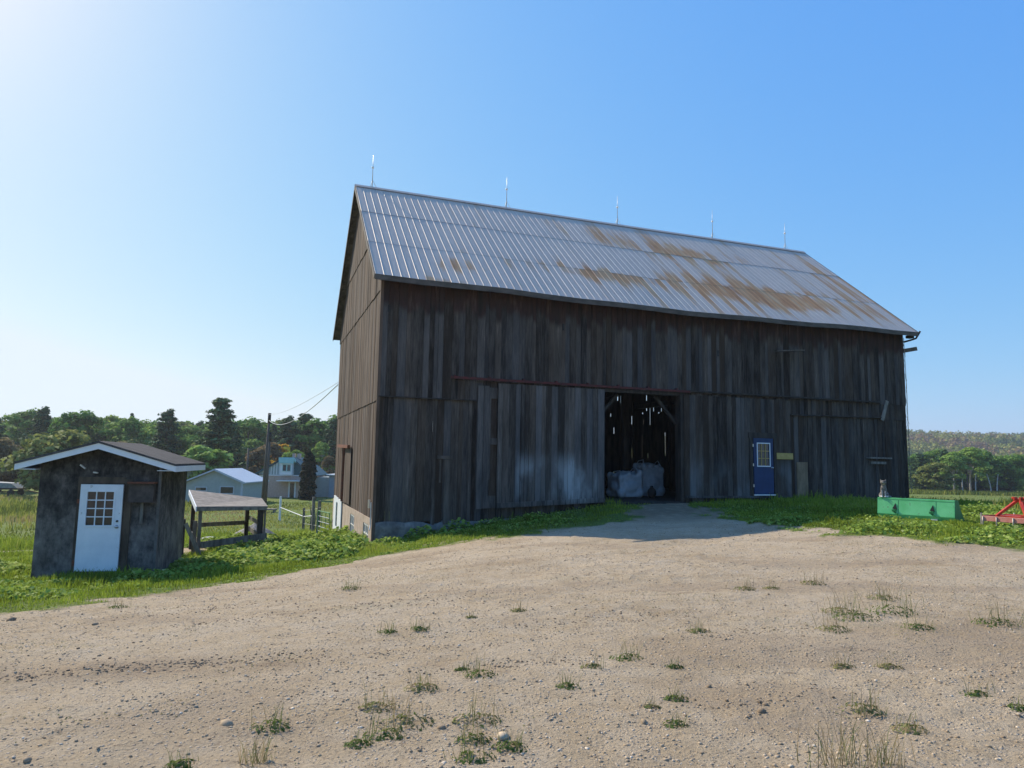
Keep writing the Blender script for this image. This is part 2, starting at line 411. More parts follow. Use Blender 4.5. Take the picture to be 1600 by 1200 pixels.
def axis(a,b,step,far,ratio=1.09):
    c=list(np.arange(a,b+1e-6,step)); s=step; hi=b; out=[]
    while hi<far: s*=ratio; hi+=s; out.append(hi)
    s=step; lo=a; o2=[]
    while lo>-far: s*=ratio; lo-=s; o2.append(lo)
    return np.array(o2[::-1]+c+out)
gx=axis(-8,9,.05,3500,1.035); gy=axis(3,13,.05,3500,1.02)
GX,GY=np.meshgrid(gx,gy); ax_,ay_=GX.ravel(),GY.ravel()
def micro(x,y,g):
    """ruts, hummocks and clods of the yard"""
    r=np.hypot(x,y-8); k=1-sst(18,40,r)
    rut=(fbm(x*.35+y*.12,y*1.3-x*.45,21,4)-.5)*.055
    cl=(fbm(x*3.2+y,y*6.5,22,5)-.5)*.022
    near=1-sst(9,16,r+8*0)
    fine=np.maximum(fbm(x*6,y*9,27,3)-.5,0)*.07*sst(.45,.62,fbm(x*.8,y*.8,29,3))+(fbm(x*8,y*8,30,2)-.5)*.020*near
    tr=segd(x,y,[(-14,3),(-6,6.5),(0,10),(5,16),(8,22)]); tr2=segd(x,y,[(-14,5),(-6.5,8.2),(-.8,11.6),(3.6,17),(6.6,22)])
    fine=fine-.014*np.exp(-(tr/.25)**2)-.014*np.exp(-(tr2/.25)**2)+.008*np.exp(-((tr-.5)/.2)**2)
    return k*((rut+cl+fine)*(1-.5*g)+g*(fbm(x*1.2,y*1.2,25,3)-.4)*.14)
GG=grassiness(ax_,ay_); gzz=terrain(ax_,ay_)+micro(ax_,ay_,GG)
bi=barn_in(ax_,ay_,-.4); gzz[bi]=np.minimum(gzz[bi],.02)
def ground_z(x,y):
    x=np.asarray(x,float);y=np.asarray(y,float); return terrain(x,y)+micro(x,y,grassiness(x,y))
V=np.stack([ax_,ay_,gzz],1); nx,ny=len(gx),len(gy)
ii=(np.arange(ny-1)[:,None]*nx+np.arange(nx-1)[None,:]).ravel(); F=np.stack([ii,ii+1,ii+nx+1,ii+nx],1)
def groundmat():
    N=NT('yard_and_meadow'); co=N.coord()
    big=N.noise(co,.5,6,.6); med=N.noise(co,3.5,8,.65); fine=N.noise(co,38,6,.75); g=N.attr('grass')
    vo=N.n('ShaderNodeTexVoronoi',feature='F1'); N.l(co,vo.inputs['Vector']); vo.inputs['Scale'].default_value=34; vo.inputs['Randomness'].default_value=1
    peb=N.mask(vo.outputs['Distance'],.42,.16)
    vr=N.sep(vo.outputs['Color'])
    sel=N.mask(vr[0],.62,.7)
    base=N.ramp(big,[(.32,(.42,.315,.195)),(.5,(.50,.385,.25)),(.68,(.54,.43,.295))])
    base=N.mix(N.math('MULTIPLY',N.mask(med,.35,.7),.5),base,(.60,.50,.375))
    base=N.mix(N.math('MULTIPLY',N.mask(fine,.50,.32),.7),base,(.17,.125,.09))
    pc=N.ramp(vr[1],[(.0,(.20,.18,.17)),(.5,(.42,.37,.33)),(1,(.62,.58,.53))])
    base=N.mix(N.math('MULTIPLY',N.math('MULTIPLY',peb,sel),.8),base,pc)
    ck=N.mask(N.noise(N.coord((.55,1,1)),9,5,.75),.60,.70); base=N.mix(N.math('MULTIPLY',ck,.6),base,(.20,.145,.10))
    ck2=N.mask(N.noise(N.coord((.35,1,1),rot=(0,0,.35)),1.6,9,.72),.60,.68); base=N.mix(N.math('MULTIPLY',ck2,.55),base,(.24,.175,.12))
    dm=N.attr('damp_shade'); base=N.mix(N.math('MULTIPLY',dm,N.mask(med,.2,.6)),base,(.21,.135,.08))
    red=N.mask(N.noise(N.coord((.7,1,1)),1.15,5,.7),.64,.76); base=N.mix(N.math('MULTIPLY',red,.45),base,(.36,.20,.125))
    yg=N.mask(N.noise(N.coord((.35,1,1)),.8,6,.7),.58,.75); base=N.mix(N.math('MULTIPLY',yg,.35),base,(.30,.28,.15))
    # meadow: short green turf, drier far out
    gn=N.noise(co,.12,7,.65); gm=N.noise(co,2.5,7,.7); gf=N.noise(co,22,5,.7)
    gr=N.ramp(gm,[(.3,(.07,.10,.02)),(.5,(.14,.19,.04)),(.7,(.21,.25,.065))])
    gr=N.mix(N.math('MULTIPLY',N.mask(gn,.42,.62),.6),gr,(.16,.165,.05))
    gr=N.mix(N.math('MULTIPLY',N.mask(gf,.5,.3),.45),gr,(.03,.035,.012))
    gr=N.mix(N.math('MULTIPLY',N.mask(N.noise(N.coord((.6,1,1)),.55,5,.6),.62,.75),.45),gr,(.20,.17,.08))
    N.bump(N.math('ADD',N.math('MULTIPLY',N.math('ADD',N.math('MULTIPLY',fine,1.3),N.noise(co,13,6,.8)),.9),N.math('MULTIPLY',N.math('MULTIPLY',peb,sel),.7)),.95,.035)
    return N.out(N.mix(g,base,gr),.95,0,.12)
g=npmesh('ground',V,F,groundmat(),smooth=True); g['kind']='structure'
at=g.data.attributes.new('grass','FLOAT','POINT'); at.data.foreach_set('value',GG.astype(np.float32))
_lx=(ax_-CX)*UX+(ay_-CY)*UY; _ly=-(ax_-CX)*UY+(ay_-CY)*UX
DM=.75*sst(-6.5,-2.5,_ly)*sst(4,7,_lx)*(1-sst(12,16,_lx))+.55*np.exp(-((ax_+3.1)/1.3)**2-((ay_-5.9)/.35)**2)+.3*sst(.55,.7,fbm(ax_*.5,ay_*1.1,91,3))*(1-sst(14,24,ay_))  # damp earth patches; the doorway term also paints the barn's shadow deeper
at=g.data.attributes.new('damp_shade','FLOAT','POINT'); at.data.foreach_set('value',np.clip(DM,0,1).astype(np.float32))

# ------------------------------------------------------------------ barn
barn=thing('barn','large weathered grey timber barn with rusting metal roof and open sliding door','barn',(CX,CY,0),R(20))
BL,BD=21.3,11.3
def pl(o,loc): o.location=loc; return o
def boards(mb,x0,x1,zb,zt,y,th=.025,wmin=.12,wmax=.27,axis='x',rag=.03,step=1,zs=1):
    """vertical boards between x0 and x1; zb/zt numbers or functions; y = outer face; axis y for the gable"""
    x=x0; k=0
    while x<x1-.02:
        w=min(random.uniform(wmin,wmax),x1-x)
        if x1-x-w<.08: w=x1-x
        t=random.random(); off=random.uniform(0,.014); gap=random.choice([.002,.003,.004,.009,.009,.016])
        b=(zb((x+w/2)) if callable(zb) else zb)-random.uniform(0,rag)
        if random.random()<.08: b+=random.uniform(0,rag*1.5)
        lean=random.uniform(-.006,.006)
        if callable(zt): za,zc=zt(x),zt(x+w)
        else: za=zc=zt
        bi_=len(mb.v); xa,xb=x+gap/2,x+w-gap/2; warp=random.uniform(-.006,.006)
        for (yy) in (y-off,y-off+th):
            for (px,pz,l) in ((xa,b,0),(xb,b,0),(xb,zc,1),(xa,za,1)):
                q=px+lean*l; wy=yy+(warp if px>x+w/2 else 0)
                mb.v.append((q,wy,pz) if axis=='x' else (wy,q,pz))
        fs=[(0,1,2,3),(7,6,5,4),(0,4,5,1),(1,5,6,2),(2,6,7,3),(3,7,4,0)]
        if axis!='x': fs=[f[::-1] for f in fs]
        mb.add(fs,bi_,t)
        x+=w; k+=1
EAVE_Y,EAVE_Z,RIDGE_Z,RY=-.45,7.06,12.13,5.65
SL=(RIDGE_Z-EAVE_Z)/(RY-EAVE_Y)
def sag(x,y):
    k=math.sin(math.pi*min(max(x/BL,0),1)); return -.11*k*k*(1-abs(y-EAVE_Y)/(RY-EAVE_Y)*.75 if y<RY else .25)-.02*math.sin(x*1.3)*(1-abs(y-EAVE_Y)/(RY-EAVE_Y) if y<RY else 0)
def roofz(x,y):
    return (EAVE_Z+(y-EAVE_Y)*SL if y<=RY else RIDGE_Z-(y-RY)*SL)+sag(x,y)
top=lambda x: roofz(x,.0)-.16
m=MB()
boards(m,0,3.1,lambda x:-.30+.03*x,3.52,.0,rag=.14)
boards(m,0,2.25,3.46,top,-.03)
boards(m,2.25,3.1,3.46,4.2,-.03)
boards(m,2.25,BL,4.12,top,-.034)
boards(m,3.1,7.5,lambda x:-.34+.1*(x-3.1),4.16,.0,rag=.14)
boards(m,10.66,15.36,.24,4.16,.0)
boards(m,15.36,BL,3.5,4.16,-.006)
boards(m,15.36,BL,.22,3.56,.012,rag=.12)
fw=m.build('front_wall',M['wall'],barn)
# gable ends
def gtop(s): return roofz(0,s)-.14
m=MB()
boards(m,0,BD,-.24,3.42,.012,axis='y',rag=.06)
boards(m,0,BD,3.36,6.82,-.012,axis='y')
def t3(s): return min(gtop(s),9.0)
def cut(a):
    return RY-(RIDGE_Z-.14-a)/SL
boards(m,.0,BD,6.76,lambda s:max(6.78,min(gtop(s),9.03)),-.034,axis='y')
boards(m,cut(8.98),2*RY-cut(8.98),8.97,lambda s:max(8.98,gtop(s)),-.056,axis='y')
m.build('gable_wall',M['gable'],barn)
m=MB()
m2=MB()
boards(m2,0,BD,-.6,lambda s:gtop(s),0,axis='y',wmin=.22,wmax=.3)
pl(m2.build('gable_wall',M['gable'],barn),(BL-.03,0,0))
m=MB(); m.beam((.0,-.02,-.9),(.0,-.02,7.0),.09,.09,.7); m.build('corner_board',M['gable'],barn)
# back wall with light slits
SLITS=[(14.31,4.84,5.18),(14.5,4.71,5.09),(16.05,4.92,5.2),(16.29,4.93,5.24),(16.28,3.63,4.62),(16.05,4.37,4.58),(16.48,4.36,4.66),(16.96,4.37,4.65),(17.52,4.5,4.74),(13.9,3.98,4.15),(15.15,3.62,4.06),(14.69,3.61,3.84),(15.85,3.65,3.89),(14.09,3.09,3.42),(15.38,3.29,3.5),(17.99,2.61,3.34),(17.58,1.92,3.33),(17.18,2.02,3.25),(15.15,1.84,2.38),(15.77,1.89,3.07),(16.11,1.86,2.13),(17.8,.32,.9),(14.09,.9,1.16),(15.81,4.19,4.27),(16.8,4.27,4.33),(4.4,2.9,3.4),(6.1,4.9,5.6),(8.2,3.0,4.1),(9.5,5.0,5.4),(11.6,2.4,3.6),(12.7,4.4,4.8)]
SW={15.81:.08,16.28:.07,17.99:.045,16.8:.05,14.31:.05,14.5:.05,16.05:.045}
xs=sorted(set(s[0] for s in SLITS)); m=MB(); xprev=0.
for xc in xs+[BL]:
    w=SW.get(xc,.034) if xc<BL else 0
    xe=xc-w/2; n=max(1,round((xe-xprev)/.26))
    for k in range(n):
        a=xprev+(xe-xprev)*k/n; b=xprev+(xe-xprev)*(k+1)/n
        m.span((a,BD-.03,-.8),(b,BD,6.95),random.random())
    if xc<BL:
        z=-.8
        for (_,a,b) in sorted([s for s in SLITS if s[0]==xc],key=lambda s:s[1]):
            m.span((xe,BD-.03,z),(xc+w/2,BD,a),.3); z=b
        m.span((xe,BD-.03,z),(xc+w/2,BD,6.95),.3)
    xprev=xc+w/2
m.build('back_wall',M['darkwood'],barn)  # dark wood puts the gloom of the interior into the wall colour
# roof sheets with standing ribs, subdivided so that the eave can sag
RX0,RX1=-.3,BL+.32
def roof_sheets(front):
    V=[];F=[];T=[];Rz=[]; pitch_=.262; n=int((RX1-RX0)/pitch_); seg=14
    ya,yb=(EAVE_Y,RY) if front else (2*RY-EAVE_Y,RY)
    nz=Vector((0,-SL if front else SL,1)).normalized()
    zone=lambda x,t:-.09+1.3*(.62*math.exp(-((x-15.5)/4.6)**2-((t-.24-(15.5-x)*.012)/.115)**2)+.42*math.exp(-((x-7.5)/2.6)**2-((t-.28)/.09)**2)+.30*math.exp(-((x-9.8)/1.5)**2-((t-.78)/.2)**2)
        +.42*math.exp(-((x-13.8)/2.0)**2-((t-.70)/.09)**2)+.34*math.exp(-((x-21)/2.0)**2-((t-.5)/.5)**2)+.33*math.exp(-((x-2.6)/.8)**2-((t-.17)/.07)**2)+.25*math.exp(-((x-1.4)/1.2)**2-((t-.0)/.03)**2)+.16*math.exp(-((x-12.5)/6)**2)-.08)
    sheets=[0,.31,.65,1.0]
    for i in range(n+1):
        x0=RX0+i*pitch_; 
        for si in range(3):
            tint=random.random(); t0,t1=sheets[si],sheets[si+1]; jit=random.uniform(-.006,.006)
            lift=.006*(2-si)*-1+.012
            x1=min(x0+pitch_,RX1)
            if x1-x0<.02: continue
            prof=[(x0,.0),(x0+.010,.0095),(x0+.019,.0095),(x0+.029,.0),(min(x0+.14,x1),.001),(x1,.0)]
            b=len(V); ns=6
            for k in range(ns+1):
                t=t0+(t1-t0)*k/ns; y=ya+(yb-ya)*t
                for (px,h) in prof:
                    px=min(px,x1); z=roofz(px,min(y,RY) if front else max(y,RY+1e-6)); p=Vector((px,y,z))+nz*(h+lift*(1-k/ns*.8)+.02)
                    V.append(tuple(p)); Rz.append(zone(px,t))
            for k in range(ns):
                for j in range(len(prof)-1):
                    q=(b+k*6+j,b+k*6+j+1,b+(k+1)*6+j+1,b+(k+1)*6+j); F.append(q if front else q[::-1]); T.append(tint)
    me=bpy.data.meshes.new('roof'); me.from_pydata(V,[],F)
    a=me.attributes.new('tint','FLOAT','FACE'); a.data.foreach_set('value',T)
    a=me.attributes.new('rust','FLOAT','POINT'); a.data.foreach_set('value',Rz)
    return link('roof',me,M['roof'],barn)
rf=roof_sheets(True); rb=roof_sheets(False)
# deck boards under the sheets, rafters, fascia, rakes, ridge cap
m=MB()
for side in (0,1):
    k=0
    for i in range(24):
        t0,t1=i/24,(i+1)/24-.004
        for j in range(8):
            xa=RX0+(RX1-RX0)*j/8; xb=RX0+(RX1-RX0)*(j+1)/8
            ys=[EAVE_Y+(RY-EAVE_Y)*t for t in (t0,t1)] if side==0 else [2*RY-EAVE_Y-(RY-EAVE_Y)*t for t in (t0,t1)]
            b=len(m.v)
            for dz in (-.035,.0):
                for (x,y) in ((xa,ys[0]),(xb,ys[0]),(xb,ys[1]),(xa,ys[1])):
                    m.v.append((x,y,roofz(x,y if side==0 else max(y,RY+1e-5))+dz-.003))
            m.add([(0,3,2,1),(4,5,6,7),(0,1,5,4),(1,2,6,5),(2,3,7,6),(3,0,4,7)],b,random.random())
deck=m.build('roof_deck',M['beam'],barn)
m=MB()
x=.15
while x<BL:
    for (ya,yb) in ((EAVE_Y+.12,RY),(2*RY-EAVE_Y-.12,RY)):
        sg=1 if ya<RY else -1
        m.beam((x,ya,roofz(x,ya if ya<RY else ya)-.10),(x,yb,roofz(x,RY)-.10),.07,.11,random.random())
    x+=.72+random.uniform(-.04,.04)
m.build('rafters',M['beam'],barn)
m=MB(); 
for j in range(16):
    xa=RX0+(RX1-RX0)*j/16; xb=RX0+(RX1-RX0)*(j+1)/16
    for y in (EAVE_Y-.018,):
        b=len(m.v)
        for yy in (y-.012,y+.012):
            for (x,dz) in ((xa,-.15),(xb,-.15),(xb,.018),(xa,.018)): m.v.append((x,yy,roofz(x,EAVE_Y)+dz))
        m.add([(0,1,2,3),(7,6,5,4),(0,4,5,1),(2,6,7,3)]+([(3,7,4,0)] if j==0 else [])+([(1,5,6,2)] if j==15 else []),b,.4+.3*random.random())
m.build('fascia',M['fascia'],barn)
m=MB()
for xx in (RX0-.012,RX1+.012):
    for (ya,yb) in ((EAVE_Y,RY),(2*RY-EAVE_Y,RY)):
        m.beam((xx,ya,roofz(0,ya)-.055+.0),(xx,yb,roofz(0,RY)-.055),.022,.15,.5+.3*random.random())
parts(m,'rake_board',M['fascia'],barn)
m=MB()
for j in range(10):
    xa=RX0-.02+(RX1-RX0+.04)*j/10; xb=RX0-.02+(RX1-RX0+.04)*(j+1)/10
    for s in (-1,1):
        b=len(m.v)
        for x in (xa,xb):
            z=roofz(x,RY)+.075
            m.v+= [(x,RY,z),(x,RY+s*.17,z-.17*SL+.0)]
        m.add([(0,1,3,2)] if s<0 else [(0,2,3,1)],b,.6)
m.build('ridge_cap',M['roof'],barn)
# lightning rods
for xx,hh in ((.35,1.3),(5.95,1.3),(11.2,1.3),(16.25,1.35),(20.5,1.3)):
    z=roofz(xx,RY)+.07; m=MB(); m.tube([(0,0,0),(0,0,hh*.62),(0,0,hh)],[.016,.012,.006],6)
    for a in (0,2.1,4.2): m.tube([(.16*math.cos(a),.16*math.sin(a)*.4,-.09*abs(math.sin(a))),(0,0,.28)],.008,4)
    rod=pl(m.build('lightning_rod',M['rod'],barn,True),(xx,RY,z)); b=MB(); b.ball((0,0,hh*.6),.05,10,6); b.build('glass_ball',M['ball'],rod,True)
# foundation
def rough_slab(name,mat,parent,P,tz0,tz1,seed,amp=.03,n=40,rows=8,thick=.3,axis='x',rag=.0):
    V=[];F=[];T=[]; r=random.Random(seed)
    for i in range(n+1):
        a=P[0]+(P[1]-P[0])*i/n
        zb=tz0(a); zt=tz1(a)+r.uniform(-rag,rag)
        for k in range(rows+1):
            z=zb+(zt-zb)*k/rows; d=-r.uniform(0,amp)
            V.append((a,d,z) if axis=='x' else (d,a,z))
    for i in range(n+1):
        a=P[0]+(P[1]-P[0])*i/n; z=V[i*(rows+1)+rows][2]; V.append((a,thick,z) if axis=='x' else (thick,a,z))
    for i in range(n):
        for k in range(rows):
            q=(i*(rows+1)+k,(i+1)*(rows+1)+k,(i+1)*(rows+1)+k+1,i*(rows+1)+k+1); F.append(q if axis=='x' else q[::-1]); T.append(r.random())
        o=(n+1)*(rows+1); q=(i*(rows+1)+rows,(i+1)*(rows+1)+rows,o+i+1,o+i); F.append(q if axis=='x' else q[::-1]); T.append(.5)
    me=bpy.data.meshes.new(name); me.from_pydata(V,[],F); a=me.attributes.new('tint','FLOAT','FACE'); a.data.foreach_set('value',T)
    return link(name,me,mat,parent,True)
fnd=rough_slab('foundation',M['stone'],barn,(.06,7.6),lambda x:-1.4+.1*x,lambda x:-.27+.055*(x-3)*(x>3)-.12*math.exp(-((x-1.75)/.25)**2),3,.04,26,5,.4,'x',.03)
pl(fnd,(0,-.02,0))
f2=rough_slab('foundation',M['stone'],barn,(7.4,BL),lambda x:-.6,lambda x:.235,4,.02,40,3,.4,'x',.01); pl(f2,(0,.03,0))
gf=MB(); WN=[(.75,1.85,-1.05,-.42),(4.05,5.15,-1.12,-.40)]
def gseg(s0,s1,z0,z1): gf.span((-.02,s0,z0),(.34,s1,z1),random.random()*.6+.2)
gseg(0.,.75,-2,-.2)
gseg(.75,1.85,-.42,-.2); gseg(.75,1.85,-2,-1.05); gseg(1.85,4.05,-2,-.2); gseg(4.05,5.15,-.40,-.2); gseg(4.05,5.15,-2,-1.12)
gseg(5.15,BD,-2.4,-.2)
gfo=gf.build('foundation',M['concrete'],barn)
for (s0,s1,z0,z1) in WN:
    w=MB(); w.span((.05,s0,z0),(.09,s1,z1)); wo=w.build('cellar_window',M['glass'],barn)
    f=MB(); 
    for k in range(4): s=s0+(s1-s0)*(k)/3; f.span((.0,s-.03,z0),(.05,s+.03,z1))
    f.span((.002,s0,z0),(.047,s1,z0+.06)); f.span((.002,s0,z1-.06),(.047,s1,z1)); f.span((.004,s0,(z0+z1)/2-.02),(.045,s1,(z0+z1)/2+.02))
    f.build('frame',M['offwhite'],wo)
m=MB(); m.span((-.08,7.65,-1.45),(-.045,8.9,-.08)); m.span((-.08,9.5,-1.45),(-.045,10.4,-.02)); m.span((-.079,8.9,-1.45),(-.046,9.5,-1.25)); m.span((-.079,8.9,-.25),(-.046,9.5,-.05))
cd=m.build('cellar_door',M['white'],barn); m=MB(); m.span((-.06,8.9,-1.25),(-.055,9.5,-.25)); m.build('pane',M['glass'],cd)
# rusty track and post for the side door in the gable
m=MB(); m.beam((-.13,5.6,2.02),(-.13,9.1,2.10),.1,.12); m.tube([(-.1,7.3,2.05),(-.1,7.35,.9),(-.1,7.35,-.1)],.05,6); m.build('door_track',M['rust'],barn)
m=MB(); m.span((-.06,5.4,-.1),(-.036,7.1,2.0)); m.build('hatch_door',M['gable'],barn)
m=MB(); m.span((-.10,.32,.12),(-.05,.48,.36)); m.build('electric_box',M['metal'],barn)
m=MB(); m.tube([(-.06,.13,.3),(-.06,.10,-.35),(-.10,-.02,-.5)],.02,6); m.build('conduit',M['offwhite'],barn)
# vent slits in the front wall and small hatches
m=MB(); [m.span((x-.035,-.056,z),(x+.035,-.051,z+.22)) for x,z in ((.22,6.05),(6.05,5.95),(12.2,5.5))]; parts(m,'vent_slot',M['black'],barn)
# sliding door, left
def batten_door(name,x0,x1,z0,z1,y,mat,z0b=None):
    m=MB(); boards(m,x0,x1,lambda x:z0+((z0b or z0)-z0)*(x-x0)/(x1-x0),z1,y,rag=.0,wmin=.14,wmax=.24)
    return m.build(name,mat,barn)
ld=batten_door('sliding_door',3.78,7.54,.13,4.04,-.14,M['door'],.30)
m=MB(); 
m.beam((3.78,-.165,.20),(7.54,-.165,.37),.025,.16,.5); m.build('bottom_rail',M['door'],ld)
m=MB(); m.span((3.78,-.125,3.86),(7.54,-.085,4.02)); m.span((3.8,-.125,.3),(3.95,-.085,3.86)); m.span((7.38,-.125,.4),(7.53,-.085,3.86)); m.build('frame',M['darkwood'],ld)
# older narrow panel left of it with slots
m=MB(); boards(m,3.12,3.5,.12,3.95,-.07,wmin=.15,wmax=.2); m.span((3.5,-.075,.12),(3.77,-.05,.5)); m.span((3.5,-.075,2.1),(3.77,-.05,2.3)); m.span((3.5,-.075,3.55),(3.77,-.05,3.9)); m.span((3.5,-.076,1.0),(3.56,-.05,3.6))
m.build('old_door_panel',M['door'],barn)
m=MB(); m.span((1.86,-.08,1.62),(2.32,-.0,1.72)); m.span((1.95,-.03,.9),(2.0,-.012,1.6)); m.span((2.1,-.06,-.35),(2.28,-.025,1.6)); parts(m,'hatch_lintel',M['beam'],barn)
# right sliding door panel carrying the blue door
m=MB(); boards(m,10.66,13.5,.44,4.02,-.13,wmin=.14,wmax=.26); boards(m,13.5,14.58,2.62,4.02,-.13); boards(m,14.58,15.32,.44,4.02,-.13)
m.span((13.5,-.12,.44),(14.58,-.10,.55)); m.span((10.66,-.16,.42),(15.32,-.135,.5)); sr=m.build('sliding_door',M['wall'],barn)
m=MB(); m.span((13.38,-.175,2.58),(14.66,-.148,2.78)); m.span((13.42,-.17,.5),(13.56,-.148,2.58)); m.span((14.5,-.17,.5),(14.62,-.148,2.58)); m.build('door_frame',M['darkwood'],sr)
def panel_door(name,parent,loc,rz,w,h,mat,rows,cols,win,frame_mat,knob_mat,pane_mat,munt_mat=None):
    e=MB(); x0,x1,z0,z1=win; d=.045
    e.span((0,0,0),(w,d,z0)); e.span((0,0,z1),(w,d,h)); e.span((0,0,z0),(x0,d,z1)); e.span((x1,0,z0),(w,d,z1))
    o=e.build(name,mat,parent,bevel=.004); o.location=loc; o.rotation_euler=(0,0,rz)
    f=MB(); t=.035
    for a,b in (((x0-t,-.012,z0-t),(x1+t,.0,z0)),((x0-t,-.012,z1),(x1+t,0,z1+t)),((x0-t,-.012,z0),(x0,0,z1)),((x1,-.012,z0),(x1+t,0,z1))): f.span(a,b)
    fo=f.build('window_frame',frame_mat,o)
    g_=MB()
    for k in range(1,cols): x=x0+(x1-x0)*k/cols; g_.span((x-.011,.006,z0),(x+.011,.022,z1))
    for k in range(1,rows): z=z0+(z1-z0)*k/rows; g_.span((x0,.0055,z-.011),(x1,.0215,z+.011))
    g_.build('glazing_bars',munt_mat or frame_mat,o)
    p=MB(); p.span((x0,.026,z0),(x1,.032,z1)); p.build('pane',pane_mat,o)
    k=MB(); k.ball((w-.075,-.05,.95),.034,10,6); k.tube([(w-.075,0,.95),(w-.075,-.05,.95)],.015,8); k.tube([(w-.075,.0,.95),(w-.075,-.008,.95)],.038,10); k.build('handle',knob_mat,o,True)
    return o
bd=panel_door('door',barn,(13.6,-.165,.56),0,.87,2.02,M['blue'],3,3,(.17,.70,1.02,1.82),M['white'],M['metal'],M['glass'],M['yellow'])
bd['label']='blue paint with a white framed window'
m=MB(); m.span((-.03,-.04,-.05),(.93,.03,-.012)); m.build('threshold',M['white'],bd)
m=MB(); [m.span((-.05,-.01,z),(-.01,.02,z+.1)) for z in (.25,1.0,1.7)]; parts(m,'hinge',M['metal'],bd)
m=MB(); m.span((14.62,-.185,1.83),(15.36,-.165,2.06)); sg=m.build('sign_board',M['yellow'],barn)
m=MB(); m.span((15.66,-.03,.46),(16.17,-.012,1.74)); m.build('plywood_patch',M['ply'],barn)
# rail above the doors
m=MB(); m.beam((2.2,-.17,4.15),(10.9,-.17,4.13),.05,.075); 
for x in np.arange(2.3,10.9,1.15): m.span((x,-.17,4.11),(x+.06,-.03,4.23))
m.build('door_track',M['redpaint'],barn)
m=MB(); m.beam((10.9,-.13,4.16),(19.8,-.13,4.17),.09,.05); m.build('drip_board',M['darkwood'],barn)
m=MB(); m.beam((15.4,-.06,3.5),(19.9,-.06,3.56),.07,.04); m.build('drip_board',M['darkwood'],barn)
m=MB(); m.beam((.0,-.07,3.46),(3.1,-.07,3.47),.05,.03); m.build('drip_board',M['darkwood'],barn)
# frame of the opening
m=MB(); m.span((10.56,-.1,.2),(10.68,.1,4.1)); m.span((7.5,-.02,3.98),(10.66,.1,4.14)); m.span((7.46,.0,.2),(7.56,.14,4.1)); m.build('door_frame',M['darkwood'],barn)
# right hand hatch with dark gap, ledge and leaning board
m=MB(); m.span((19.1,-.14,1.93),(20.3,.0,1.99)); m.span((19.25,-.09,1.72),(20.05,.0,1.82)); m.beam((19.95,-.06,3.45),(20.25,-.06,4.25),.03,.16,.9); parts(m,'hatch_ledge',M['greywood'],barn)
m=MB(); m.span((19.88,-.022,3.75),(19.98,-.014,4.5)); m.span((19.98,-.008,2.0),(20.06,.002,3.0)); parts(m,'board_gap',M['black'],barn)
m=MB(); m.beam((14.6,-.28,5.83),(15.9,-.28,5.95),.16,.05); m.beam((15.2,-.3,5.88),(15.2,0,5.88),.05,.05); m.build('loose_ledge_board',M['beam'],barn)
m=MB(); m.beam((21.2,.1,6.33),(21.95,-.1,6.48),.06,.16); m.build('protruding_beam',M['beam'],barn)
m=MB(); m.tube([(21.34,.0,6.72),(21.5,-.2,6.78),(21.62,-.36,6.84),(21.66,-.45,7.0),(21.70,-.5,7.12)],.04,6); m.span((21.36,-.3,6.86),(21.6,-.1,6.97)); m.build('gutter_bracket',M['black'],barn)
m=MB(); 
for k in range(46):
    z=6.8-k*.11-random.uniform(0,.1); x=BL+.03+random.uniform(0,.1); m.tube([(x,random.uniform(0,.05),z),(x+random.uniform(-.05,.07),.02,z-.2)],.006,4)
m.tube([(21.37,0,6.9),(21.41,0,5),(21.40,0,2),(21.42,0,.6)],.012,5)
m.build('dry_vine',M['greywood'],barn)
# timber frame and floor inside
m=MB()
for x in (3.3,7.3,10.75,15.2,18.4):
    for y in (.25,4.2,7.6,11.0): m.span((x-.12,y-.12,.2),(x+.12,y+.12,7.0 if y in (.25,11.0) else roofz(x,y)-.3),random.random())
    m.span((x-.11,.3,4.4),(x+.11,11,4.62)); m.span((x-.1,.3,6.7),(x+.1,11,6.9))
for x,s in ((10.62,-1),(7.42,1)): m.beam((x,.3,3.0),(x+s*.85,.3,3.95),.1,.1)
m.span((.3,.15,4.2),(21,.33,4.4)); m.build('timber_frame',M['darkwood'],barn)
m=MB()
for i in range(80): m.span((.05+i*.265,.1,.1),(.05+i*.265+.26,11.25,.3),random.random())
m.build('floor',M['darkwood'],barn)  # dark colour stands in for the shade inside the barn
m=MB(); m.span((7.5,-.35,.1),(10.6,.1,.29)); m.build('sill',M['darkwood'],barn)

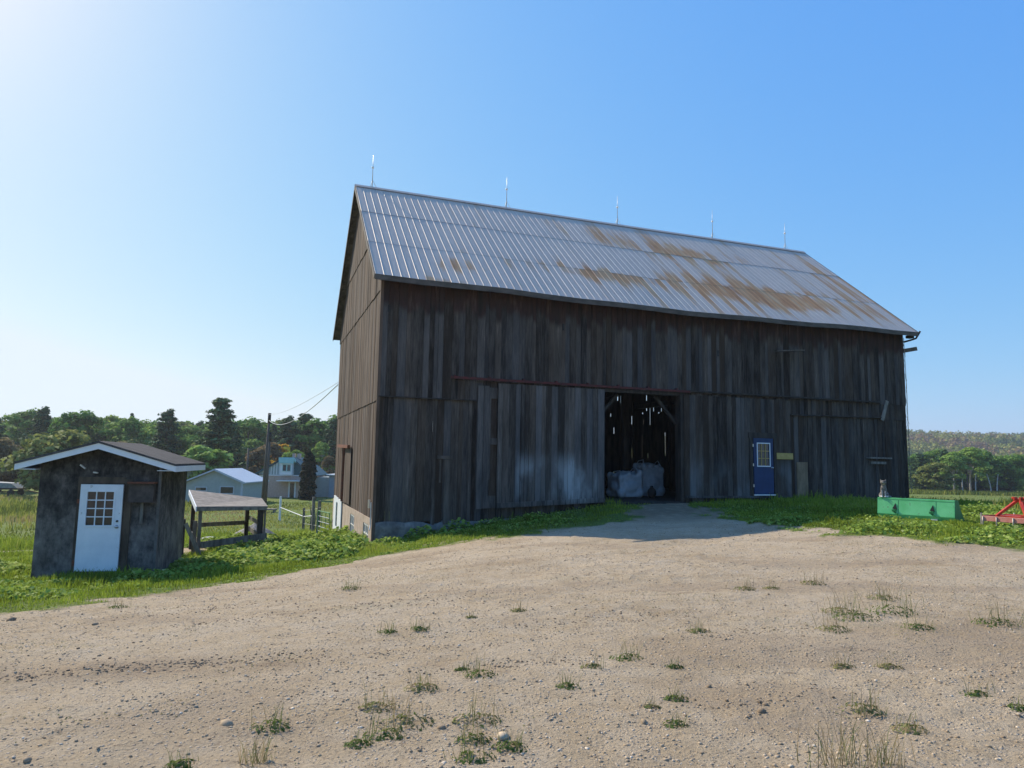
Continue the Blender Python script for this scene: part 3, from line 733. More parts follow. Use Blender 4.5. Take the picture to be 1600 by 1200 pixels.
# bulk sacks in the doorway
SKX1,SKX2=9.85,11.3
def sack(name,label,x,y,w,d,h,lean,tilt,seed):
    r=random.Random(seed); p=BW(x,y); t=thing(name,label,'sack',(p[0],p[1],.3),R(20+tilt),'bulk sacks in the barn doorway')
    m=MB()
    m.box((0,0,h*.42),(w*.86,d*.86,h*.8))
    m.ball((0,0,h*.40),(w*.53,d*.53,h*.40),16,10); m.ball((lean*.2,0,h*.72),(w*.44,d*.44,h*.26),14,8)
    for sx in (-1,1):
        for sy in (-1,1): m.ball((sx*w*.36,sy*d*.36,h*.8+r.uniform(-.05,.06)+lean*sx),(.13,.13,.16),8,6); m.ball((sx*w*.34,sy*d*.34,h*.18),(.2,.2,.2),8,6)
    for k in range(14):
        a=r.uniform(0,6.28); m.ball((w*.4*math.cos(a),d*.4*math.sin(a),h*r.uniform(.78,.92)+lean*math.cos(a)),(r.uniform(.06,.12),r.uniform(.06,.12),r.uniform(.04,.09)),8,5)
    o=m.build('bag',M['bag'],t); fuse(o,.035,4); o.data.materials.clear(); o.data.materials.append(M['bag'])
    m=MB()
    for sx in (-1,1): m.tube([(sx*w*.38,-d*.36,h*.84+lean*sx),(sx*w*.3,-d*.2,h*1.04+lean*sx),(sx*w*.36,d*.1,h*1.0+lean*sx),(sx*w*.38,d*.34,h*.84+lean*sx)],.018,6)
    parts(m,'lifting_loop',M['bag'],t)
    return t
sack('bulk_sack','shorter slumped white bulk sack on the left in the open barn doorway',SKX1,2.6,1.18,1.0,1.02,.06,5,1)
sack('bulk_sack','taller upright white bulk sack on the right in the open barn doorway',SKX2,3.3,1.05,1.0,1.36,-.02,-4,2)
m=MB(); m.ball((0,0,.2),(.17,.15,.2),12,8); m.tube([(0,0,.38),(0,0,.46)],[.06,.05],8); p=BW(SKX1+.75,1.9)
o=m.build('jug',M['black'],None,True); o.location=(p[0],p[1],.3); tag(o,'small dark container on the floor between the two white sacks','container')

# ------------------------------------------------------------------ black shed with the white door
SD=(-7.84,15.62,-1.07); srz=math.atan2(.208,.978)
M['tarlight']=pm('scuffed_corner_trim',(.10,.09,.08),(.17,.155,.14),5,bump=.3)
M['shedpane']=pm('shaded_pane',(.02,.022,.024),(.05,.045,.04),5,rough=.15,bump=0,spec=.6)
shed=thing('shed','small black tar-papered shed with a white half-glazed door and shingle roof','shed',SD,srz)
SWD,SDP,SEH,SPH=2.40,2.45,2.52,2.88
m=MB()
m.prism([(-SWD,-.12),(0,-.12),(0,SEH),(-SWD/2,SPH-.05),(-SWD,SEH)],lambda p,t:(p[0],t,p[1]),0,.05)
m.prism([(-SWD,-.25),(0,-.25),(0,SEH),(-SWD/2,SPH-.05),(-SWD,SEH)],lambda p,t:(p[0],t,p[1]),SDP-.05,SDP)
m.span((-.05,.051,-.25),(0,SDP-.051,SEH)); m.span((-SWD,.051,-.25),(-SWD+.05,SDP-.051,SEH))
m.build('wall',M['tar'],shed)
OV,OF,OB=.38,.30,.22
def rz_(x): return SEH+.02+(SPH-SEH)*(1-abs(x+SWD/2)/(SWD/2))
m=MB(); 
for s in (-1,1):
    xe=-SWD/2+s*(SWD/2+OV); m.prism([(-SWD/2,rz_(-SWD/2)+.0),(xe,rz_(xe)),(xe,rz_(xe)+.045),(-SWD/2,rz_(-SWD/2)+.045)],lambda p,t:(p[0],t,p[1]),-OF-.02,SDP+OB)
rf_=m.build('roof',M['shingle'],shed)
m=MB()
for s in (-1,1):
    xe=-SWD/2+s*(SWD/2+OV)
    for yy in (-OF,SDP+OB-.03): m.prism([(-SWD/2,rz_(-SWD/2)-.13),(xe,rz_(xe)-.13),(xe,rz_(xe)-.002),(-SWD/2,rz_(-SWD/2)-.002)],lambda p,t:(p[0],t,p[1]),yy,yy+.025)
    m.span((xe-.012,-OF+.026,rz_(xe)-.13),(xe+.012,SDP+OB-.031,rz_(xe)-.004))
m.build('fascia',M['white'],shed)
m=MB()
for s in (-1,1):
    xe=-SWD/2+s*(SWD/2+OV-.015); xi=-SWD/2+s*(SWD/2)
    m.span((min(xe,xi),-OF+.03,rz_(xe)-.12),(max(xe,xi),SDP+OB-.04,rz_(xe)-.105))
parts(m,'soffit',M['white'],shed)
dx=-1.56
m=MB(); m.span((dx-.07,-.03,.08),(dx-.005,.0,2.02)); m.span((dx+.87,-.035,.0),(dx+1.02,.0,2.12)); m.span((dx-.07,-.032,2.02),(dx+.869,.0,2.16)); m.build('door_frame',pm('stained_door_frame',(.045,.032,.022),(.11,.08,.055),6,(1,1,.3),bump=.2),shed)
m=MB(); m.beam((.015,-.02,-.2),(.015,-.02,2.5),.05,.05); m.build('corner_trim',M['tarlight'],shed)
sdo=panel_door('door',shed,(dx,-.07,.14),R(-1.5),.86,1.86,M['doorwhite'],4,3,(.15,.68,.98,1.70),M['white'],M['metal'],M['shedpane'])
m=MB(); m.tube([(.785,0,1.07),(.785,-.02,1.07)],.024,10); m.build('deadbolt',M['black'],sdo)
m=MB(); m.span((-.05,-.01,1.45),(.0,.012,1.54)); m.span((-.05,-.01,.12),(.0,.012,.24)); parts(m,'hinge',M['rust'],sdo)
m=MB(); m.span((dx+1.0,-.20,1.62),(dx+1.5,-.0,2.02)); bx=m.build('meter_cabinet',M['ply2'] if 'ply2' in M else pm('weathered_cabinet_wood',(.045,.035,.03),(.10,.08,.07),5,bump=.3),shed)
m=MB(); m.beam((dx+.98,-.13,2.05),(dx+1.53,-.13,2.05),.3,.035); m.build('lid',M['rust'],bx)
m=MB(); m.tube([(dx+1.25,-.05,1.62),(dx+1.25,-.05,1.15)],.035,8); m.build('conduit',M['greywood'],bx)
m=MB(); m.beam((-1.62,-.02,2.42),(-1.5,-.06,2.34),.03,.03); m.beam((-1.35,-.02,2.26),(-1.25,-.06,2.25),.03,.03); parts(m,'lamp_bracket',M['metal'],shed)
m=MB(); m.beam((dx-.1,-.06,.06),(dx+1.0,-.06,.06),.1,.12); m.build('sill',M['beam'],shed)

# ------------------------------------------------------------------ loader bucket, cat, harrow on the grass
M['green']=pm('sun_faded_green_paint',(.10,.46,.15),(.17,.58,.24),2.2,rough=.38,bump=.05,spec=.5,chips=(9,.60,(.12,.10,.07)))
M['darkgreen']=pm('dark_green_paint',(.02,.16,.05),(.03,.2,.07),5,rough=.5,bump=.05)
bk=thing('loader_bucket','green tractor loader bucket lying on the grass in front of the barn corner','loader bucket',(9.15,17.42,.33),R(-48))
BWD=1.68
prof=[(0,.5),(.0,.14),(.07,.0),(.30,-.03),(.78,-.02)]
m=MB()
def plate(m,a,b,x0,x1,th=.012,tint=.5):
    d=Vector((0,b[0]-a[0],b[1]-a[1])).normalized(); nrm=Vector((0,d.z,-d.y))*th
    bb=len(m.v)
    for x in (x0,x1):
        for (p,k) in ((a,0),(b,0),(b,1),(a,1)): m.v.append((x,p[0]+nrm.y*k,p[1]+nrm.z*k))
    m.add([(0,1,2,3),(4,7,6,5),(0,4,5,1),(1,5,6,2),(2,6,7,3),(3,7,4,0)],bb,tint)
plate(m,(.05,.505),(.0,.145),0,BWD); m.build('back_plate',M['green'],bk,bevel=.003)
m=MB(); plate(m,(.0,.14),(.07,.0),0,BWD); plate(m,(.07,.0),(.78,-.02),0,BWD); m.build('floor_plate',M['green'],bk)
m=MB(); m.span((-.0,.04,.508),(BWD,.13,.53)); m.span((0,.03,.49),(BWD,.05,.507)); m.build('top_lip',M['green'],bk,bevel=.004)
m=MB(); m.beam((0,-.006,.142),(BWD,-.006,.142),.016,.012); m.build('weld_seam',M['green'],bk)
for x in (-.012,BWD):
    m=MB(); m.prism([(.04,.53),(.0,.14),(.07,-.01),(.80,-.03),(.62,.10),(.40,.30),(.26,.53)],lambda p,t:(t,p[0],p[1]),x,x+.012); m.build('side_plate',M['darkgreen'],bk)
for x in (.40,1.22):
    m=MB(); b=len(m.v); m.v+=[(x-.055,.0,.27),(x+.05,.0,.25),(x+.01,.022,.40),(x-.055,-.012,.27),(x+.05,-.012,.25),(x+.01,.01,.40)]; m.add([(0,2,1),(3,4,5),(0,1,4,3),(1,2,5,4),(2,0,3,5)],b)
    m.build('hook_slot',M['black'],bk)
    m=MB(); m.beam((x+.075,.0,.16),(x+.075,.042,.48),.012,.02); m.beam((x-.06,-.02,.22),(x+.03,-.02,.24),.03,.05); m.beam((x-.02,.0,.2),(x+.06,-.03,.14),.02,.03); m.build('mounting_hook',M['darkgreen'],bk)
m=MB(); m.span((1.18,-.02,.05),(1.32,.02,.075)); m.build('wear_plate',M['offwhite'],bk)

def catmat():
    N=NT('grey_and_white_fur'); o=N.coord(); x,y,z=N.sep(o); n=N.noise(o,30,5,.7); s=N.noise(N.coord((1,1,3)),22,4,.6)
    fur=N.ramp(s,[(.35,(.06,.055,.05)),(.55,(.19,.17,.15)),(.7,(.30,.28,.25))])
    fm=N.math('ADD',y,N.math('MULTIPLY_ADD',n,.05,-.025))
    fr=N.mask(fm,-.045,-.075); zz=N.mask(z,.31,.27); m_=N.math('MULTIPLY',fr,zz)
    ft=N.math('MULTIPLY',N.mask(z,.05,.02),.9); m2=N.math('MAXIMUM',m_,ft)
    N.bump(n,.5,.01); return N.out(N.mix(m2,fur,(.62,.60,.57)),.9,0,.1)
M['cat']=catmat()
M['eye']=NT('cat_eye').out((.25,.28,.04),.1,0,.6)
ca=math.radians(-48); cp_=(9.15+.13*math.cos(ca)+.085*-math.sin(ca),17.42+.13*math.sin(ca)+.085*math.cos(ca),.33+.53)
cat=thing('cat','grey and white cat sitting upright on the left end of the green bucket','cat',cp_,R(-32))
m=MB()
# haunches, chest, neck, head, legs, tail (faces -y)
m.ball((0,.055,.075),(.075,.095,.085),14,10); m.ball((0,.03,.15),(.062,.072,.09),14,10); m.ball((0,.0,.21),(.052,.056,.07),14,10)
m.tube([(0,.0,.22),(0,-.02,.30)],[.045,.038],12); m.ball((0,-.04,.325),(.056,.05,.048),16,12); m.ball((0,-.078,.312),(.024,.02,.017),10,8)
for s in (-1,1):
    m.tube([(s*.032,-.012,.2),(s*.03,-.04,.12),(s*.028,-.05,.015)],[.026,.02,.016],8); m.ball((s*.028,-.062,.012),(.019,.027,.013),8,6)
    m.ball((s*.058,.035,.05),(.036,.07,.05),10,8); m.ball((s*.062,-.02,.014),(.018,.036,.014),8,6)
    m.tube([(s*.036,-.032,.352),(s*.048,-.03,.405)],[.022,.005],6)
m.tube([(0,.13,.03),(.06,.15,.02),(.11,.11,.018),(.12,.04,.018)],[.02,.018,.016,.01],8)
cat.scale=(1.25,1.2,1.12); o=m.build('body',M['cat'],cat); fuse(o,.009,2); o.data.materials.clear(); o.data.materials.append(M['cat'])
for s in (-1,1):
    m=MB(); m.ball((s*.019,-.081,.333),.0062,8,6); m.build('eye',M['eye'],cat,True)

M['red']=pm('bright_red_paint',(.42,.035,.02),(.55,.07,.035),6,rough=.4,bump=.05,chips=(12,.58,(.16,.06,.04)))
M['pink']=pm('sun_bleached_red_paint',(.50,.17,.13),(.62,.28,.22),5,rough=.6,bump=.1,chips=(10,.58,(.25,.12,.08)))
hr=thing('cultivator','red and faded pink tractor cultivator frame with steel tines on the grass','cultivator',(10.42,15.45,.33),R(-60))
m=MB(); m.span((0,-.03,.14),(1.7,.03,.25)); m.build('front_beam',M['pink'],hr,bevel=.006)
m=MB(); m.span((.02,.92,.17),(1.7,.98,.27)); m.build('rear_beam',M['red'],hr,bevel=.006)
for x in (.0,.85,1.66):
    m=MB(); m.span((x,.031,.15),(x+.03,.919,.26)); m.build('side_plate',M['red'],hr)
m=MB(); m.beam((.28,.0,.26),(.50,.44,.60),.05,.05); m.build('mast_strut',M['red'],hr)
m=MB(); m.beam((.86,.0,.26),(.56,.44,.60),.05,.05); m.build('mast_strut',M['red'],hr)
m=MB(); m.beam((.53,.46,.60),(.80,.95,.27),.06,.06); m.build('rear_brace',M['red'],hr)
m=MB(); m.span((.45,.38,.56),(.48,.52,.68)); m.span((.57,.38,.56),(.60,.52,.68)); m.tube([(.42,.45,.63),(.64,.45,.63)],.022,8); m.ball((.42,.45,.65),.03); m.ball((.64,.45,.65),.03); m.build('top_hitch',M['red'],hr)
m=MB(); m.prism([(.25,.02),(.75,.02),(.62,.22),(.38,.22)],lambda p,t:(p[0],p[1],t),.262,.285); m.build('gusset',M['red'],hr)
m=MB(); m.tube([(.72,.72,.40),(.98,.60,.34)],.05,12); m.build('hydraulic_cylinder',M['metal'],hr,True)
M['tine']=pm('worn_tine_steel',(.30,.27,.22),(.45,.42,.36),10,rough=.5,metal=.3,bump=.1)
for x in (.03,.30,.62,.96,1.3,1.6):
    m=MB(); m.tube([(x,-.04,.24),(x,-.05,.10),(x-.01,-.03,.02),(x-.03,-.10,-.05)],[.014,.014,.013,.01],6); m.build('tine',M['tine'],hr,True)
for x in (.2,.7,1.2):
    m=MB(); m.tube([(x,.95,.30),(x,.97,.12),(x-.01,.99,.02),(x-.03,.93,-.05)],[.014,.014,.013,.01],6); m.build('tine',M['tine'],hr,True)
m=MB(); m.span((-.03,-.03,-.04),(-.001,.01,.31)); m.build('end_post',M['tine'],hr)

# ------------------------------------------------------------------ pen with tar roof beside the shed
pz=tz(-9.2,21.5)-.02
pen=thing('pen_shelter','low open wooden pen with a flat tar paper roof beside the black shed','animal shelter',(-9.25,21.0,pz),R(29))
PW,PD=1.78,2.7; h0=.04-pz; h1=h0+.36
m=MB(); b=len(m.v)
for dz in (0,.045): m.v+=[(-.12,-.08,h0+dz),(PW+.12,-.10,h0-.02+dz),(PW+.42,PD+.1,h1-.30+dz),(-.12,PD+.15,h1+dz)]
m.add([(0,3,2,1),(4,5,6,7),(0,1,5,4),(1,2,6,5),(2,3,7,6),(3,0,4,7)],b); m.build('roof',M['greyroof'],pen)
m=MB(); m.prism([(-.1,h0-.11),(PD+.15,h1-.11),(PD+.15,h1+.045),(-.1,h0+.045)],lambda p,t:(t,p[0],p[1]),-.15,-.122); m.build('fascia',M['white'],pen)
m=MB(); m.span((-.12,-.1,h0-.09),(PW+.1,-.08,h0-.002)); m.build('front_trim',M['greywood'],pen)
for (x,y,w) in ((.0,.0,.10),(PW-.05,.0,.16),(.02,PD,.12),(PW-.05,PD,.12)):
    m=MB(); m.span((x-w/2,y,-.3),(x+w/2,y+w,h0+((h1-h0)*y/PD if x<1 else .0)-.03),.3); m.build('post',M['darkwood'] if w>.11 else M['greywood'],pen)
m=MB(); m.span((PW+.06,-.02,.15),(PW+.10,.1,h0-.05)); m.build('post',M['greywood'],pen)
for (a,b,h) in (((.05,-.035,.42),(PW+.15,-.035,.62),.19),((.05,PD+.13,.75),(PW,PD+.13,.80),.14),((PW+.03,.1,.55),(PW+.03,PD,.60),.15),((PW+.03,.1,.95),(PW+.03,PD,.97),.12),((.0,.1,.5),(.0,PD,.5),.14)):
    m=MB(); m.beam(a,b,.035,h,.3); m.build('rail',M['greywood'],pen)
q=thing('gate_post','thick dark post with a slanting plank brace between the shed and the pen','post',(-9.75,20.9,tz(-9.75,20.9)-.02),R(20))
m=MB(); m.span((-.10,-.1,-.2),(.10,.1,1.17),.2); m.build('post',M['darkwood'],q)
m=MB(); m.beam((.12,-.14,1.05),(.62,-.2,.0),.04,.11,.7); m.build('brace',M['greywood'],q)
m=MB(); m.span((.30,.12,0),(.42,.16,1.1),.8); m.span((-.8,.0,.95),(-.1,.04,1.05),.4); m.build('plank',M['greywood'],q)

# wire fence posts and pipe gate behind the barn corner
def post(x,y,h,r,label,lean=0,white=False):
    m=MB(); n=7; m.tube([(0,0,-.3),(lean*.5,0,h*.5),(lean,0,h)],[r,r*.95,r*.85],7,random.random()); o=m.build('fence_post',M['offwhite'] if white else M['greywood'])
    o.location=(x,y,tz(x,y)); tag(o,label,'fence post','posts of the paddock fence'); return o
for a in ((-19.0,58,2.0,.10,'pale single fence post standing alone in the grass right of the pen',0,True),
          (-13.2,45,1.5,.09,'short grey fence post at the right end of the long white rail'),
          (-11.9,42,2.1,.07,'thin leaning grey fence post in the cluster near the barn corner',.12),
          (-10.6,38,2.0,.10,'dark thick fence post in the cluster near the barn corner',-.05),
          (-9.4,34.5,1.7,.10,'grey fence post just left of the green pipe gate',.03)): post(*a)
m=MB(); m.tube([(-19,58,tz(-19,58)+1.1),(-13.2,45,tz(-13.2,45)+.95)],.03,6); m.tube([(-13.2,45,tz(-13.2,45)+.95),(-10.6,38,tz(-10.6,38)+1.0)],.03,6)
tag(m.build('fence_rail',M['offwhite']),'long pale horizontal rail joining the paddock fence posts','fence rail')
for k,(zz,lab) in enumerate(((.5,'lower'),(1.35,'upper'))):
    m=MB(); P_=[(-13.2,45),(-11.9,42),(-10.6,38),(-9.4,34.5),(-8.8,32.6)]; m.tube([(x,y,tz(x,y)+zz) for x,y in P_],.008,4)
    tag(m.build('fence_wire',M['metal']),lab+' strand of wire strung between the cluster of fence posts','wire')
gt=thing('pipe_gate','green tubular farm gate standing against the far barn corner','gate',(-8.85,32.5,tz(-8.85,32.5)+.05),math.atan2(-1.4,.88))
m=MB(); L_=1.62
m.tube([(0,0,.05),(0,0,1.15),(L_,0,1.15),(L_,0,.05),(0,0,.05)],.025,6)
m.build('frame',M['darkgreen'],gt)
for z in (.25,.45,.68,.92):
    m=MB(); m.tube([(0,0,z),(L_,0,z)],.018,6); m.build('bar',M['metal'],gt)
m=MB(); [m.tube([(x,.0,.05),(x,0,1.15)],.015,5) for x in (.5,1.1)]; parts(m,'upright',M['darkgreen'],gt)
m=MB(); m.tube([(0,0,0),(.05,0,1.0),(.3,0,1.6)],[.03,.02,.008],5); m.tube([(0,0,0),(-.3,.1,1.3),(-.35,0,1.9)],[.03,.02,.008],5); m.tube([(0,0,.1),(.2,.2,.8),(.5,.1,1.3)],[.025,.015,.006],5)
m.tube([(-.2,.1,0),(-.1,.1,.8),(.1,0,1.3)],[.025,.015,.006],5); o=m.build('dead_shrub',M['bark']); o.location=(-11.1,40,tz(-11.1,40)); tag(o,'leafless dead shrub with upright grey branches among the fence posts','dead shrub')
m=MB(); m.ball((0,0,.12),(.55,.4,.3),12,8,M=Matrix.Rotation(.3,3,'Z')); o=m.build('boulder',pm('pale_boulder',(.33,.33,.30),(.5,.5,.44),3,bump=.5,bd=.04),None,True); o.location=(-13.4,31.5,tz(-13.4,31.5)); tag(o,'pale rounded boulder seen through the rails of the pen','boulder')
# gravel heap behind the pen
n_=34; V=[];F=[]
for i in range(n_+1):
    for j in range(n_+1):
        x=(i/n_*2-1); y=(j/n_*2-1); r=math.hypot(x,y); z=max(0,1-r)**.8*1.25*(1+.25*(fbm(np.array([x*3]),np.array([y*3]),41)[0]-.5))
        V.append((x*1.5,y*1.2,z*.75-.05+.05*(vnoise(np.array([x*14.]),np.array([y*14.]),5)[0]-.5)))
for i in range(n_):
    for j in range(n_): a=i*(n_+1)+j; F.append((a,a+n_+1,a+n_+2,a+1))
me=bpy.data.meshes.new('gravel_heap'); me.from_pydata(V,[],F); o=link('gravel_heap',me,pm('heap_of_crushed_stone',(.09,.085,.08),(.24,.225,.21),9,bump=.9,bd=.06),None,True)
o.location=(-12.5,34.5,tz(-12.5,34.5)); tag(o,'grey heap of crushed stone behind the pen','gravel heap')
m=MB(); m.span((-.6,-.4,.25),(.6,.4,.36)); m.span((-.5,-.3,0),(-.4,.3,.25)); m.span((.4,-.3,0),(.5,.3,.25)); o=m.build('stone_slab_bench',M['stone']); o.location=(-22.6,66,tz(-22.6,66)); tag(o,'low pale slab on short supports right of the utility pole','bench')

# ------------------------------------------------------------------ farm buildings far left
M['bluegrey']=pm('pale_blue_siding',(.32,.355,.34),(.38,.41,.39),3,rough=.6,bump=.08)
M['brick']=pm('weathered_buff_brick',(.46,.32,.26),(.56,.42,.35),5,bump=.3)
M['teal']=pm('teal_roofing',(.04,.10,.115),(.06,.135,.15),4,bump=.1)
M['aqua']=pm('aqua_board',(.30,.55,.55),(.36,.62,.61),4,bump=.05)
M['tin']=pm('light_blue_tin_roof',(.42,.46,.52),(.50,.54,.60),4,rough=.45,metal=.2,bump=.1)
GZ=-3.68
gar=thing('garage','pale blue gabled outbuilding with a tin roof beyond the pen','outbuilding',(-31.7,75,GZ),0)
m=MB(); m.prism([(-3.25,0),(3.0,0),(3.0,2.45),(0,3.72),(-3.25,2.35)],lambda p,t:(p[0],t,p[1]),0,7); m.build('wall',M['bluegrey'],gar)
m=MB()
m.prism([(0,3.74),(3.3,2.36),(3.3,2.48),(0,3.88)],lambda p,t:(p[0],t,p[1]),-.35,7.3); m.prism([(0,3.74),(0,3.88),(-3.55,2.38),(-3.55,2.26)],lambda p,t:(p[0],t,p[1]),-.35,7.3); m.build('roof',M['tin'],gar)
m=MB(); m.beam((0,-.37,3.78),(3.32,-.37,2.4),.03,.2,.5); m.beam((0,-.37,3.78),(-3.57,-.37,2.3),.03,.14,.5); m.build('rake_trim',M['tin'],gar)
def window(parent,x0,x1,z0,z1,y,fr,t=.09,gl=None):
    m=MB(); m.span((x0-t,y-.05,z0-t),(x1+t,y+.01,z0)); m.span((x0-t,y-.05,z1),(x1+t,y+.01,z1+t)); m.span((x0-t,y-.05,z0),(x0,y+.01,z1)); m.span((x1,y-.05,z0),(x1+t,y+.01,z1))
    o=m.build('window',fr,parent); m=MB(); m.span((x0,y-.02,z0),(x1,y-.005,z1)); m.build('pane',gl or M['glass'],o); return o
window(gar,.65,2.0,1.3,1.95,0,M['tin']); window(gar,-2.0,-.9,1.55,1.85,0,M['tin'])
m=MB(); m.span((-2.0,-.04,1.56),(-1.5,-.021,1.84)); m.build('board_patch',M['ply'],gar)
m=MB(); m.span((2.8,-.03,0),(3.02,.0,2.4)); m.build('corner_trim',M['tin'],gar)

hs=thing('farmhouse','old farmhouse with buff brick ground floor, teal roof and aqua dormer','house',(-29.1,90,GZ),0)
m=MB(); m.span((-2.35,0,0),(3.3,7,2.95)); m.build('brick_wall',M['brick'],hs)
m=MB(); m.prism([(-3.4,2.97),(3.3,2.97),(3.3,3.1),(.9,5.05),(-.2,5.05),(-3.4,3.1)],lambda p,t:(p[0],t,p[1]),.0,7); m.build('gable_siding',pm('pale_gable_siding',(.30,.36,.37),(.38,.44,.45),4,bump=.05),hs)
m=MB(); [m.span((x,-.05,3.0),(x+.1,-.001,3.1+(x+3.4)*.6)) for x in np.arange(-2.2,-.45,.36)]; parts(m,'gable_batten',M['white'],hs)
m=MB(); m.beam((-3.9,-.1,2.85),(-.2,-.1,5.15),.4,.12); m.prism([(-3.95,2.9),(-.2,5.12),(-.2,5.24),(-3.95,3.02)],lambda p,t:(p[0],t,p[1]),-.3,7.3); m.prism([(-.2,5.12),(.9,5.12),(.9,5.24),(-.2,5.24)],lambda p,t:(p[0],t,p[1]),-.3,7.3); m.prism([(.9,5.12),(3.7,2.85),(3.7,2.97),(.9,5.24)],lambda p,t:(p[0],t,p[1]),-.3,7.3); m.build('roof',M['teal'],hs)
m=MB(); m.prism([(.95,4.9),(3.55,2.98),(.95,2.98)],lambda p,t:(p[0],t,p[1]),-.12,-.02); m.build('teal_gable_face',M['teal'],hs)
dm=MB(); dm.span((-.35,-.9,3.0),(1.15,2,4.75)); d_=dm.build('dormer',M['white'],hs)
m=MB(); m.prism([(-1.1,4.75),(.8,4.3),(.8,4.4),(-1.1,5.2)],lambda p,t:(t,p[0],p[1]),-.55,1.45); 
m.span((-.5,-1.15,4.45),(1.4,-1.1,5.1)); m.build('dormer_roof',M['aqua'],d_)
window(hs,.0,.42,3.5,4.25,-.9,M['aqua'],.06); window(hs,.55,.95,3.5,4.25,-.9,M['aqua'],.06,M['interior'])
m=MB(); m.span((-3.4,.3,0),(-2.36,6,2.9)); m.build('side_porch',M['white'],hs)
m=MB(); m.span((-3.1,.24,1.0),(-2.6,.29,2.1)); m.build('porch_window',M['glass'],hs)
m=MB(); m.beam((-.6,-.7,2.25),(2.2,-.7,2.25),1.4,.12); m.build('canopy',M['white'],hs)
m=MB(); m.span((.75,-.06,.1),(1.3,-.01,1.9)); m.build('door',M['glass'],hs)
m=MB(); m.span((.55,-.05,.1),(.74,-.005,2.05)); m.span((1.31,-.05,.1),(1.5,-.005,2.05)); parts(m,'door_trim',M['white'],hs)
m=MB(); m.span((-2.36,-.05,2.85),(3.31,.0,2.97)); m.build('belt_trim',M['white'],hs)
for x,w in ((.2,.35),(.85,.4)):
    m=MB(); m.span((x,2,5.0),(x+w,2.5,5.75)); m.build('chimney',M['brick'],hs)
wg=MB(); wg.span((5.2,2,0),(9.6,8,2.95)); wg.build('wing_wall',pm('blue_wing_siding',(.22,.27,.32),(.27,.32,.38),3,bump=.05),hs)
m=MB(); m.span((4.9,1.6,2.97),(9.9,8.3,3.1)); m.build('wing_roof',M['white'],hs)
window(hs,6.7,7.4,1.1,2.3,2.0,M['bluegrey'])
m=MB(); m.span((3.3,2.5,0),(5.2,6,2.7)); m.build('link_wall',M['bluegrey'],hs)

def utility_pole(x,y,h,label,lean=0,arm=None):
    t=thing('utility_pole',label,'utility pole',(x,y,tz(x,y)),0)
    m=MB(); m.tube([(0,0,-.5),(lean,0,h)],[.15,.10],9); m.build('pole',M['pole'],t,True)
    if arm: m=MB(); m.tube([(lean-.1,0,h-.3),(lean+arm,0,h+.15)],.05,6); m.tube([(lean-.1,0,h-.75),(lean+arm*.8,0,h-.5)],.04,6); m.build('arm',M['greywood'],t)
    else: m=MB(); m.tube([(lean,0,h-.9),(lean,0,h)],.15,8); m.tube([(lean-.3,0,h-.95),(lean+.3,0,h-.95)],.04,5); m.build('cap',M['darkwood'],t,True)
    return t
utility_pole(-23.0,65,9.3,'tall utility pole with a metal cap in front of the farmhouse',.25)
utility_pole(-23.75,68,7.6,'thinner utility pole right behind the tall capped one',.1)
utility_pole(-32.2,85,6.2,'short utility pole with a curved lamp arm left of the farmhouse',.1,1.3)
bc=BW(-.05,11.2); 
for k,(z0,z1,s,lab,r) in enumerate(((5.0,4.9,1.1,'thick service cable',.022),(5.55,5.0,.4,'thin upper wire',.012))):
    m=MB(); P_=[]
    for i in range(17):
        t=i/16; P_.append((-22.8+(bc[0]+22.8)*t,65+(bc[1]-65)*t,z0+(z1-z0)*t-s*4*t*(1-t)*(1-.3*t)))
    m.tube(P_,r,5); tag(m.build('overhead_wire',M['metal']),lab+' hanging from the tall capped pole to the back corner of the barn','wire')
# hay wagon and car
wg=thing('farm_wagon','low grey covered farm wagon at the far left edge of the meadow','wagon',(-61.5,84,tz(-61.5,84)),R(8))
m=MB(); m.span((-3,-1.1,.75),(3,1.1,.95)); m.build('bed',M['darkwood'],wg)
m=MB(); m.prism([(-2.9,.95),(2.6,.95),(1.9,1.5),(-2.9,1.75)],lambda p,t:(p[0],t,p[1]),-1,1); m.build('tarpaulin',pm('grey_tarpaulin',(.22,.24,.25),(.32,.34,.35),3,bump=.3,bd=.05),wg)
for x in (-2,2):
    for y in (-1.15,1.0):
        m=MB(); m.tube([(x,y,.38),(x,y+.18,.38)],.38,14); m.build('wheel',M['black'],wg)
m=MB(); m.tube([(3,0,.7),(4.6,0,.35)],.06,6); m.build('drawbar',M['rust'],wg)
t=thing('white_tank','white upright tank at the far left edge beside the covered wagon','tank',(-66.6,88,tz(-66.6,88)),0)
m=MB(); m.tube([(0,0,.5),(0,0,2.4),(0,0,2.6)],[1.2,1.2,.7],18); m.build('vessel',M['white'],t,True); m=MB(); [m.span((a-.1,b-.1,-.2),(a+.1,b+.1,.5)) for a in (-.7,.7) for b in (-.7,.7)]; m.build('stand',M['rust'],t)
car=thing('parked_car','pale car parked in the shade under the trees across the field','car',(96,163,tz(96,163)),R(12))
M['carpaint']=pm('pale_silver_car_paint',(.5,.5,.52),(.55,.55,.57),2,rough=.3,metal=.3,bump=0)
m=MB(); m.prism([(-2.1,.35),(2.15,.35),(2.2,.75),(1.3,.92),(.7,1.4),(-1.0,1.42),(-1.7,.98),(-2.15,.9)],lambda p,t:(p[0],t,p[1]),-.85,.85); m.build('body',M['carpaint'],car,bevel=.06)
m=MB(); m.prism([(1.1,.95),(.62,1.34),(-.9,1.35),(-1.5,.98)],lambda p,t:(p[0],t,p[1]),-.87,.87); m.build('side_windows',M['glass'],car)
